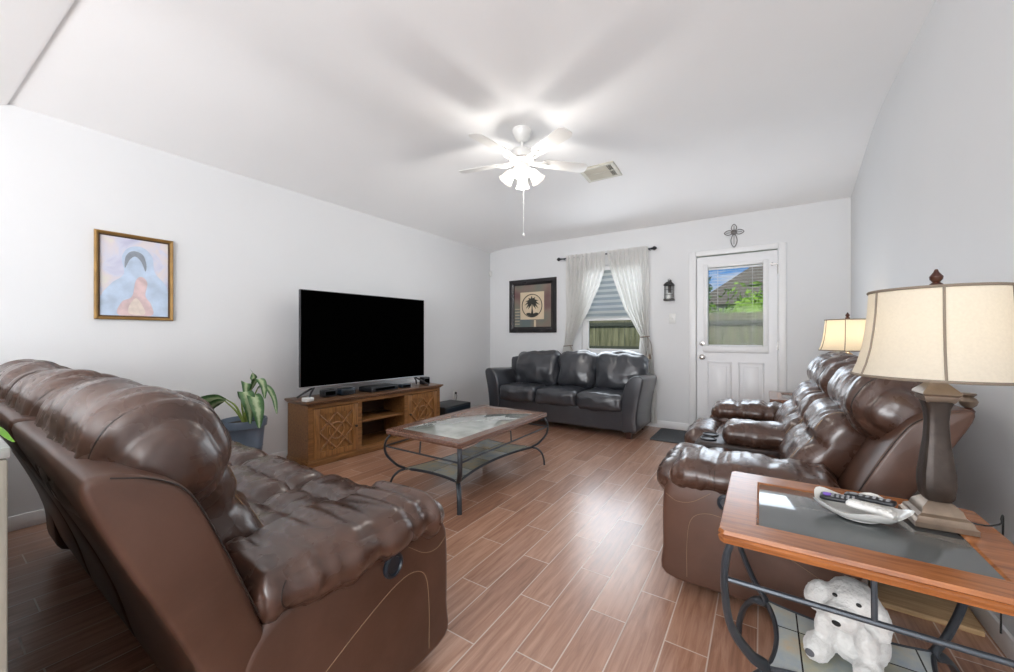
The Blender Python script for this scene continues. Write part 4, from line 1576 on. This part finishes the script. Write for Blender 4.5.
# pastel picture on the left wall (faces +X)
mp = bpy.data.materials.new('pastel_print')
mp.use_nodes = True
nt = mp.node_tree
b_ = nt.nodes['Principled BSDF']
n_ = noise_node(nt, 5.5, 3, dist=1.2)
nt.links.new(ramp(nt, n_.outputs['Fac'], [(0.30, (0.52, 0.52, 0.66)), (0.45, (0.62, 0.63, 0.74)), (0.56, (0.70, 0.64, 0.66)), (0.70, (0.72, 0.70, 0.62))]), b_.inputs['Base Color'])
setp(b_, rough=0.6)
M['print_blue'] = mat_simple('pale_blue_wash', (0.50, 0.60, 0.74), 0.6, var=0.14, scale=14)
M['print_pink'] = mat_simple('pale_pink_wash', (0.66, 0.50, 0.50), 0.6, var=0.16, scale=18)
M['print_cream'] = mat_simple('cream_wash', (0.72, 0.62, 0.55), 0.6, var=0.12, scale=22)
M['print_slate'] = mat_simple('slate_wash', (0.26, 0.29, 0.33), 0.6, var=0.15, scale=20)
pc = thing('framed_picture', 'square pastel blue and pink picture in a gold frame on the left wall', 'picture', (XL + 0.001, 0.846, 1.52))
ax = lambda u, v, z: (z, u, v)
bm = B()
rect_frame(bm, 0.402, 0.580, [(0, 0), (0, 0.018), (0.006, 0.024), (0.013, 0.021), (0.022, 0.010), (0.022, 0)], ax)
obj('frame', bm, M['gold_frame'], pc, sharp=20)
bm = B()
rect_frame(bm, 0.362, 0.540, [(0, 0.001), (0, 0.014), (0.004, 0.014), (0.008, 0.006), (0.008, 0.001)], ax)
obj('frame_lip', bm, M['gold_dark'], pc, sharp=20)
bm = B()
box2(bm, (0.001, -0.178, -0.266), (0.005, 0.178, 0.266))
pr_ = obj('print', bm, mp, pc, smooth=False)


def patch(name, pts, x, mat, parent, n=6):
    bm = B()
    prism(bm, [(p.x, p.y) for p in spline([(a, b, 0) for a, b in pts], n, True)], 0, x, x + 0.0008)
    obj(name, bm, mat, parent, smooth=False)


patch('wash_shape', [(-0.172, -0.260), (-0.17, -0.14), (-0.12, -0.05), (-0.06, 0.02), (-0.07, 0.13), (-0.035, 0.20), (0.03, 0.215), (0.085, 0.16), (0.10, 0.05), (0.15, -0.02), (0.172, -0.08), (0.172, -0.260)], 0.0052, M['print_blue'], pr_)
patch('wash_shape', [(-0.085, -0.258), (-0.07, -0.17), (-0.02, -0.13), (0.0, -0.02), (0.03, 0.01), (0.06, -0.03), (0.05, -0.12), (0.08, -0.18), (0.08, -0.258)], 0.0056, M['print_pink'], pr_)
patch('wash_shape', [(-0.03, -0.25), (-0.035, -0.20), (0.0, -0.14), (0.035, -0.19), (0.045, -0.25)], 0.0061, M['print_cream'], pr_)
patch('wash_shape', [(-0.055, 0.06), (-0.05, 0.14), (-0.015, 0.18), (0.035, 0.165), (0.055, 0.10), (0.05, 0.05), (0.03, 0.11), (0.0, 0.145), (-0.03, 0.12)], 0.0056, M['print_slate'], pr_)

# palm picture on the back wall (faces -Y)
pm = thing('framed_picture', 'square palm tree print in a black frame on the back wall left of the window', 'picture', (-2.84, YB - 0.001, 1.565))
ay = lambda u, v, z: (u, -z, v)
bm = B()
rect_frame(bm, 0.79, 0.79, [(0, 0), (0, 0.025), (0.012, 0.035), (0.05, 0.030), (0.075, 0.014), (0.085, 0.012), (0.085, 0)], ay)
obj('frame', bm, M['black_frame'], pm, sharp=20)
bm = B()
box2(bm, (-0.315, -0.006, -0.315), (0.315, -0.001, 0.315))
mm = bpy.data.materials.new('collage_print')
mm.use_nodes = True
nt = mm.node_tree
b_ = nt.nodes['Principled BSDF']
n_ = noise_node(nt, 2.2, 1.5, dist=0.3)
nt.links.new(ramp(nt, n_.outputs['Fac'], [(0.36, (0.16, 0.085, 0.08)), (0.47, (0.22, 0.16, 0.13)), (0.54, (0.19, 0.18, 0.14)), (0.64, (0.12, 0.15, 0.15))]), b_.inputs['Base Color'])
setp(b_, rough=0.35)
ptn = obj('print', bm, mm, pm, smooth=False)
bm = B()
box2(bm, (-0.205, -0.0085, -0.20), (0.195, -0.006, 0.205))
obj('cream_square', bm, M['cream_paper'], ptn, smooth=False)
bm = B()
for k in range(6):
    box2(bm, (-0.30, -0.0075, -0.27 + k * 0.045), (-0.215, -0.006, -0.262 + k * 0.045))
box2(bm, (0.03, -0.0075, -0.31), (0.06, -0.006, -0.21))
obj('pale_stripes', bm, M['cream_paper'], ptn, smooth=False)
bm = B()
ym = -0.0085
tube(bm, [(-0.005 + 0.168 * math.cos(k * PI / 24), ym, 0.002 + 0.168 * math.sin(k * PI / 24)) for k in range(48)], 0.013, 6, True, flat=(1, 0.4))
prism(bm, [(-0.02, -0.135), (0.02, -0.135), (0.006, -0.03), (0.004, 0.06), (-0.012, 0.06), (-0.010, -0.03)], 1, ym - 0.002, ym)
prism(bm, [(p.x, p.y) for p in spline([(-0.105, -0.115, 0), (-0.05, -0.10, 0), (0.0, -0.118, 0), (0.06, -0.10, 0), (0.10, -0.115, 0), (0.06, -0.15, 0), (0, -0.163, 0), (-0.06, -0.15, 0)], 4, True)], 1, ym - 0.002, ym)
for a, l in ((95, 0.10), (60, 0.11), (125, 0.11), (28, 0.125), (155, 0.125), (0, 0.13), (180, 0.13), (-28, 0.12), (208, 0.12), (-50, 0.10), (230, 0.10)):
    ca, sa = math.cos(R(a)), math.sin(R(a))
    ct = Vector((-0.004, 0.055))
    d_ = Vector((ca, sa))
    nn_ = Vector((-sa, ca))
    dr = Vector((0, -1)) * 0.045 * abs(ca)
    e_ = ct + d_ * l + dr
    m1 = ct + d_ * l * 0.5 + dr * 0.1
    prism(bm, [tuple(ct), tuple(m1 - nn_ * 0.017), tuple(e_), tuple(m1 + nn_ * 0.017)], 1, ym - 0.002, ym)
obj('palm_emblem', bm, M['emblem'], ptn, smooth=False, label='dark round palm tree emblem')

# ------------------------------------------------------------------ curtains and rod
YC = YB - 0.072
rod = thing('curtain_rod', 'thin black curtain rod with ball finials above the window', 'curtain rod', (-1.74, YC, 2.19))
bm = B()
tube(bm, [(-0.60, 0, 0.0), (0.60, 0, 0.0)], 0.010, 10)
obj('rod', bm, M['iron'], rod)
for s in (-1, 1):
    bm = B()
    prf = [(0.010, 0), (0.016, 0.005), (0.010, 0.012), (0.024, 0.030), (0.026, 0.045), (0.014, 0.062), (0.004, 0.070)]
    lathe(bm, prf, 16)
    obj('finial', bm, M['plastic_black'], rod, loc=(s * 0.60, 0, 0), rot=(0, s * R(90), 0))
    bm = B()
    tube(bm, [(s * 0.575, 0, -0.004), (s * 0.575, 0.083, -0.004)], 0.006, 8)
    box2(bm, (s * 0.575 - 0.012, 0.079, -0.035), (s * 0.575 + 0.012, 0.084, 0.03), 0.002)
    obj('bracket', bm, M['iron'], rod)


def interp(tab, z):
    tab = sorted(tab)
    if z <= tab[0][0]:
        return tab[0][1]
    for (z0, a), (z1, b) in zip(tab, tab[1:]):
        if z <= z1:
            k = (z - z0) / (z1 - z0)
            return a + (b - a) * k
    return tab[-1][1]


def curtain(label, left, right, ztie, seed, nf=9):
    zt, zb = 2.225, 0.06
    xm = (interp(left, ztie) + interp(right, ztie)) / 2
    t = thing('curtain', label, 'curtain', (xm, YC, zb))
    bm = B()
    nu, nv = nf * 10, 70
    rows = []
    for j in range(nv + 1):
        z = zt + (zb - zt) * j / nv
        a, b = interp(left, z), interp(right, z)
        w = b - a
        row = []
        for i in range(nu + 1):
            u = i / nu
            ph = 2 * PI * nf * (u + 0.02 * math.sin(5 * u + seed)) + seed
            amp = 0.020 + 0.011 * math.sin(3 * z + u * 4 + seed)
            if z > 2.10:
                amp *= max(0.35, 1 - (z - 2.10) * 9)
            tie = math.exp(-((z - ztie) / 0.05) ** 2)
            amp *= 1 - 0.5 * tie
            y = amp * math.sin(ph) + 0.006 * math.sin(2 * ph + z * 6) - 0.008 * (1 - tie) - 0.012
            x = a + w * u + 0.004 * math.sin(ph * 0.5 + z * 9)
            row.append(bm.verts.new((x - xm, y, z - zb)))
        rows.append(row)
    for p, q in zip(rows, rows[1:]):
        for i in range(nu):
            bm.faces.new((p[i], p[i + 1], q[i + 1], q[i]))
    obj('curtain_cloth', bm, M['curtain'], t, sharp=180)
    bm = B()
    a, b = interp(left, ztie) - xm, interp(right, ztie) - xm
    c_, hw_ = (a + b) / 2, (b - a) / 2 + 0.006
    zz = ztie - zb
    tube(bm, [(c_ + hw_ * math.cos(k * PI / 12), 0.030 * math.sin(k * PI / 12) - 0.004, zz + 0.006 * math.cos(k * PI / 12)) for k in range(24)], 0.006, 6, True)
    for q in (-0.02, 0.015):
        tube(bm, spline([(b - 0.01, -0.032, zz), (b + 0.02 + q, -0.04, zz - 0.09), (b + 0.015 + q * 2, -0.035, zz - 0.22)], 5), 0.003, 5)
    lathe(bm, [(0.004, 0.02), (0.012, 0.0), (0.016, -0.05)], 8, (b + 0.02, -0.036, zz - 0.22))
    obj('tieback', bm, M['gold_resin'], t)
    return t


curtain('sheer white curtain tied back at the left side of the window',
        [(0.06, -2.33), (0.95, -2.31), (1.02, -2.285), (1.5, -2.26), (2.225, -2.27)],
        [(0.06, -2.12), (0.90, -2.19), (1.0, -2.175), (1.20, -2.08), (1.466, -1.925), (1.75, -1.79), (1.98, -1.715), (2.225, -1.70)], 0.985, 0.3)
curtain('sheer white curtain tied back at the right side of the window',
        [(0.06, -1.28), (0.95, -1.275), (1.12, -1.262), (1.449, -1.454), (1.85, -1.60), (2.04, -1.665), (2.225, -1.69)],
        [(0.06, -1.06), (0.6, -1.09), (0.95, -1.125), (1.12, -1.165), (1.5, -1.16), (2.225, -1.165)], 1.11, 1.7)

# ------------------------------------------------------------------ things on the back wall
lt = thing('wall_lantern', 'small dark tin candle lantern hanging on the wall left of the door', 'lantern', (-0.935, YB - 0.001, 1.545))
bm = B()
box2(bm, (-0.02, -0.006, 0.0), (0.02, 0, 0.25), 0.002)
obj('back_plate', bm, M['lantern'], lt)
bm = B()
box2(bm, (-0.058, -0.085, 0.0), (0.058, -0.004, 0.022), 0.003)
for sx in (-1, 1):
    for yy in (-0.078, -0.012):
        tube(bm, [(sx * 0.046, yy, 0.012), (sx * 0.046, yy, 0.185)], 0.004, 6)
for zz in (0.07, 0.13):
    tube(bm, [(-0.046, -0.080, zz), (0.046, -0.080, zz)], 0.003, 6)
lathe(bm, [(0.082, 0.0), (0.060, 0.025), (0.030, 0.045), (0.012, 0.05)], 4, (0, -0.044, 0.182), rot45=True)
tube(bm, [(0.014 * math.cos(k * PI / 8), -0.044, 0.245 + 0.014 * math.sin(k * PI / 8)) for k in range(16)], 0.003, 6, True)
obj('lantern_cage', bm, M['lantern'], lt)
bm = B()
lathe(bm, [(0.024, 0.016), (0.024, 0.09), (0.004, 0.094)], 16, (0, -0.045, 0))
obj('candle', bm, M['ceramic'], lt)

ls = thing('light_switch', 'white light switch plate on the wall below the lantern', 'light switch', (-0.905, YB - 0.001, 1.33))
bm = B()
box(bm, (0, -0.003, 0), (0.075, 0.006, 0.118), 0.0025)
obj('cover_plate', bm, M['white_plastic'], ls)
bm = B()
box(bm, (0, -0.010, 0.003), (0.010, 0.014, 0.022), 0.002, rot=(R(20), 0, 0))
obj('toggle', bm, M['ceramic'], ls)

cr = thing('wall_cross', 'ornate pewter cross with petal arms on the wall above the door', 'cross', (-0.263, YB - 0.001, 2.275))
bm = B()


def petal(a, l, w):
    pts = []
    ca, sa = math.cos(a), math.sin(a)
    for k in range(20):
        t_ = 2 * PI * k / 20
        u = l * 0.55 + l * 0.45 * math.cos(t_)
        v = w * math.sin(t_) * (0.6 + 0.4 * math.sin(t_) ** 2)
        pts.append((u * ca - v * sa, -0.008, u * sa + v * ca))
    tube(bm, pts, 0.0042, 6, True)
    tube(bm, [(0.02 * ca, -0.008, 0.02 * sa), (l * 0.8 * ca, -0.008, l * 0.8 * sa)], 0.003, 6)


petal(0, 0.095, 0.026)
petal(PI, 0.095, 0.026)
petal(PI / 2, 0.090, 0.026)
petal(-PI / 2, 0.165, 0.030)
obj('petal_arms', bm, M['cross'], cr)
bm = B()
lathe(bm, [(0.026, 0), (0.026, 0.010), (0.018, 0.016), (0.004, 0.018)], 20)
tube(bm, [(0.026 * math.cos(k * PI / 10), 0.026 * math.sin(k * PI / 10), 0.010) for k in range(20)], 0.004, 6, True)
obj('medallion', bm, M['cross'], cr, rot=(R(90), 0, 0))

sn = thing('motion_sensor', 'small white motion sensor high in the left corner', 'sensor', (XL + 0.03, YB - 0.03, 2.10), R(-45))
bm = B()
box(bm, (0, 0, 0.0), (0.05, 0.03, 0.085), 0.008, seg=3)
obj('body', bm, M['white_plastic'], sn)
bm = B()
softbox(bm, (0, -0.016, -0.012), (0.036, 0.012, 0.036), 0.006, 6)
obj('lens', bm, M['ceramic'], sn, sharp=80)

bm = B()
softbox(bm, (0, 0, 0.006), (0.88, 0.60, 0.012), 0.005, 10, wr=0.0008, wscale=(20, 20, 2))
o = obj('doormat', bm, M['mat'], loc=(-0.58, 4.665, 0.0), sharp=80)
tag(o, 'dark grey doormat on the floor in front of the back door', 'doormat')

# ------------------------------------------------------------------ ceiling fan
FX, FY = -1.64, 2.73
fz = ceil_z(FX, FY)
fan = thing('ceiling_fan', 'white five blade ceiling fan with lit tulip glass shades and pull chain', 'ceiling fan', (FX, FY, fz))
bm = B()
lathe(bm, [(0.078, 0.0), (0.080, -0.012), (0.074, -0.030), (0.052, -0.072), (0.030, -0.092), (0.020, -0.096)], 32)
obj('canopy', bm, M['fan_white'], fan)
bm = B()
lathe(bm, [(0.012, -0.09), (0.012, -0.17)], 12)
obj('downrod', bm, M['fan_white'], fan)
bm = B()
lathe(bm, [(0.022, -0.155), (0.045, -0.165), (0.095, -0.180), (0.112, -0.200), (0.114, -0.235), (0.100, -0.258), (0.070, -0.272), (0.055, -0.285), (0.058, -0.310), (0.050, -0.330), (0.020, -0.340)], 40)
obj('motor_housing', bm, M['fan_white'], fan)
bm = B()
tube(bm, [(0.102 * math.cos(k * PI / 20), 0.102 * math.sin(k * PI / 20), -0.252) for k in range(40)], 0.005, 6, True)
obj('brass_ring', bm, M['nickel'], fan)
zb_ = -0.255
for k in range(5):
    a = R(-97 + 72 * k)
    bm = B()
    n = 14
    out = []
    L0, L1_ = 0.175, 0.570
    for i in range(n + 1):
        f_ = i / n
        x = L0 + (L1_ - L0) * f_
        w = 0.052 + 0.014 * f_
        if f_ > 0.86:
            w *= math.sqrt(max(0.0, 1 - ((f_ - 0.86) / 0.14) ** 2)) * 0.45 + 0.55
        if f_ < 0.08:
            w *= 0.75 + 0.25 * f_ / 0.08
        out.append((x, w))
    poly = [(x, w) for x, w in out] + [(x, -w) for x, w in reversed(out)]
    prism(bm, poly, 2, -0.003, 0.003, 0.001)
    bmesh.ops.rotate(bm, verts=bm.verts[:], cent=(0, 0, 0), matrix=Matrix.Rotation(R(-12), 3, 'X'))
    bl = obj('blade', bm, M['fan_white'], fan, loc=(0, 0, zb_), rot=(0, 0, a))
    bm = B()
    for s in (-1, 1):
        tube(bm, spline([(0.08, s * 0.012, -0.004), (0.12, s * 0.030, -0.010), (0.165, s * 0.034, -0.010), (0.205, s * 0.020, -0.008), (0.225, 0, -0.007)], 5), 0.006, 6)
    tube(bm, [(0.085, 0, -0.004), (0.215, 0, -0.009)], 0.006, 6)
    for x, y in ((0.20, 0.018), (0.20, -0.018), (0.225, 0)):
        lathe(bm, [(0.006, 0), (0.004, 0.004)], 8, (x, y, -0.014))
    obj('blade_bracket', bm, M['fan_white'], bl)
for k in range(4):
    a = R(-60 + 90 * k)
    ca, sa = math.cos(a), math.sin(a)
    bm = B()
    tube(bm, spline([(0.03 * ca, 0.03 * sa, -0.310), (0.060 * ca, 0.060 * sa, -0.312), (0.076 * ca, 0.076 * sa, -0.330)], 5), 0.009, 8)
    ar = obj('light_arm', bm, M['fan_white'], fan)
    bm = B()
    prf = [(0.018, 0.0), (0.026, -0.010), (0.038, -0.035), (0.045, -0.065), (0.050, -0.090), (0.061, -0.112), (0.057, -0.110), (0.044, -0.085), (0.030, -0.03), (0.010, -0.006)]
    lathe(bm, prf, 28, wobble=lambda t, r, z: (1 + (0.06 * math.cos(6 * t) if z < -0.09 else 0), 0))
    sh = obj('glass_shade', bm, M['fan_glass'], fan, loc=(0.074 * ca, 0.074 * sa, -0.326), rot=(R(36) * sa, -R(36) * ca, 0), label='lit frosted tulip shade')
bm = B()
tube(bm, [(0.015, 0, -0.335), (0.015, 0, -0.845)], 0.0022, 6)
for k in range(3):
    lathe(bm, [(0.003, 0.008), (0.006, 0.0), (0.003, -0.010)], 8, (0.015, 0, -0.60 - 0.125 * k))
lathe(bm, [(0.003, 0.012), (0.010, 0.0), (0.008, -0.010), (0.003, -0.014)], 12, (0.015, 0, -0.855))
obj('pull_chain', bm, M['white_plastic'], fan)

# the light of the four bulbs, at the middle of the light kit
lamp('fan_bulbs', 'POINT', (FX, FY, fz - 0.425), 17, (1.0, 0.96, 0.91), radius=0.055)

# ------------------------------------------------------------------ ceiling vent
vx, vy = -1.375, 3.83
vz = ceil_z(vx, vy)
slope = math.atan((ceil_z(vx, vy + 0.15) - ceil_z(vx, vy - 0.15)) / 0.3)
vt = thing('ceiling_vent', 'cream metal air vent in the ceiling beside the fan', 'vent', (vx, vy, vz - 0.008))
vt.rotation_euler = (slope, 0, 0)
bm = B()
rect_frame(bm, 0.36, 0.30, [(0, 0.010), (0, -0.004), (0.008, -0.010), (0.035, -0.008), (0.035, 0.010)], lambda u, v, z: (u, v, z))
obj('frame', bm, M['vent'], vt, sharp=20)
bm = B()
box2(bm, (-0.148, -0.118, 0.004), (0.148, 0.118, 0.006))
obj('duct', bm, M['vent_dark'], vt, smooth=False)
for i in range(11):
    bm = B()
    y = -0.108 + i * 0.0216
    box(bm, (-0.025, y, -0.003), (0.24, 0.024, 0.0015), 0, rot=(R(-22), 0, 0))
    obj('slat', bm, M['vent'], vt, smooth=False)
bm = B()
for i in range(3):
    box(bm, (0.108 + i * 0.018, 0, -0.003), (0.002, 0.23, 0.012), 0, rot=(0, R(20), 0))
box(bm, (0.0, 0, -0.005), (0.29, 0.008, 0.006))
obj('cross_bars', bm, M['vent'], vt, smooth=False)

# ------------------------------------------------------------------ outdoors
bm = B()
box2(bm, (-30, YB + 0.16, -0.25), (30, 45, -0.15))
struct('ground', bm, M['grass'], smooth=False)

fe = thing('wooden_fence', 'weathered board fence across the back yard seen through the door and window', 'fence', (-1.8, 9.0, -0.15))
bm = B()
i = 0
x = -5.5
while x < 5.5:
    w = 0.135 + 0.008 * math.sin(i * 3.3)
    h = 1.74 + 0.012 * math.sin(i * 2.1)
    box2(bm, (x, 0, 0), (x + w, 0.018, h))
    x += w + 0.006
    i += 1
obj('boards', bm, M['fence'], fe, smooth=False)
for z in (0.35, 0.95, 1.50):
    bm = B()
    box2(bm, (-5.5, -0.04, z), (5.5, 0, z + 0.085))
    obj('rail', bm, M['fence_dark'], fe, smooth=False)
for k in range(5):
    bm = B()
    box2(bm, (-4.6 + k * 2.3 - 0.045, -0.13, 0), (-4.6 + k * 2.3 + 0.045, -0.04, 1.80), 0.006)
    obj('post', bm, M['fence'], fe)


def bush(name, label, cat, loc, s, nl, mat, seed, trunk=None):
    rnd = random.Random(seed)
    t = thing(name, label, cat, loc)
    bm = B()
    g = bmesh.ops.create_icosphere(bm, subdivisions=3, radius=0.8)
    for v in g['verts']:
        k = 1 + 0.35 * noise.noise(v.co * 2.5 + Vector((seed, 0, 0)))
        v.co = Vector((v.co.x * s[0] * k, v.co.y * s[1] * k, v.co.z * s[2] * k + s[2] + (trunk or 0)))
    for k in range(nl):
        d = Vector((rnd.gauss(0, 1), rnd.gauss(0, 1), rnd.gauss(0, 1))).normalized() * rnd.uniform(0.75, 1.05)
        q = 1 + 0.35 * noise.noise(d * 2.5 + Vector((seed, 0, 0)))
        c = Vector((d.x * s[0] * q, d.y * s[1] * q, d.z * s[2] * q + s[2] + (trunk or 0)))
        m = Matrix.Translation(c) @ Euler((rnd.uniform(0, 6), rnd.uniform(0, 6), rnd.uniform(0, 6))).to_matrix().to_4x4()
        l = rnd.uniform(0.06, 0.12)
        vs = [bm.verts.new(m @ Vector(p)) for p in ((-l, 0, 0), (0, -l * 0.4, 0.01), (l, 0, 0), (0, l * 0.4, 0.01))]
        bm.faces.new(vs)
    obj('foliage', bm, mat, t, smooth=False)
    bm = B()
    tube(bm, [(0, 0, 0), (0.03, 0, (trunk or 0) + s[2] * 0.8)], 0.06, 8)
    obj('trunk', bm, M['fence'], t)
    return t


bush('shrub', 'bright green shrub rising behind the fence at the right of the door glass', 'shrub', (-0.25, 10.4, -0.15), (0.80, 0.7, 1.18), 900, M['foliage'], 3)
bush('shrub', 'lower green shrub behind the fence in the middle of the door glass', 'shrub', (-1.95, 10.9, -0.15), (0.7, 0.6, 1.02), 700, M['foliage'], 5)
bush('tree', 'slender darker tree behind the fence at the left of the door glass', 'tree', (-1.62, 12.2, -0.15), (0.42, 0.5, 0.95), 700, M['foliage_dark'], 8, trunk=1.5)

hs = thing('neighbor_house', 'house with a grey brown shingle roof beyond the fence', 'house', (2.4, 21.0, -0.15))
bm = B()
box2(bm, (-4.4, -2.0, 0), (4.4, 4.0, 2.8))
obj('house_walls', bm, M['siding'], hs, smooth=False)
bm = B()
prism(bm, [(-5.0, 2.6), (5.0, 2.6), (0.0, 5.9)], 1, -2.5, 4.5)
obj('house_roof', bm, M['roof'], hs, smooth=False)

# ------------------------------------------------------------------ groups of like things
for kind_, group_ in (('remote_control', 'remote controls in the white dish'), ('curtain', 'curtains at the back window'),
                      ('table_lamp', 'matching table lamps'), ('end_table', 'matching end tables'),
                      ('speaker', 'speakers under the television'), ('shrub', 'shrubs behind the fence')):
    for o in bpy.data.objects:
        if o.parent is None and 'category' in o and o.name.split('.')[0] == kind_:
            o['group'] = group_
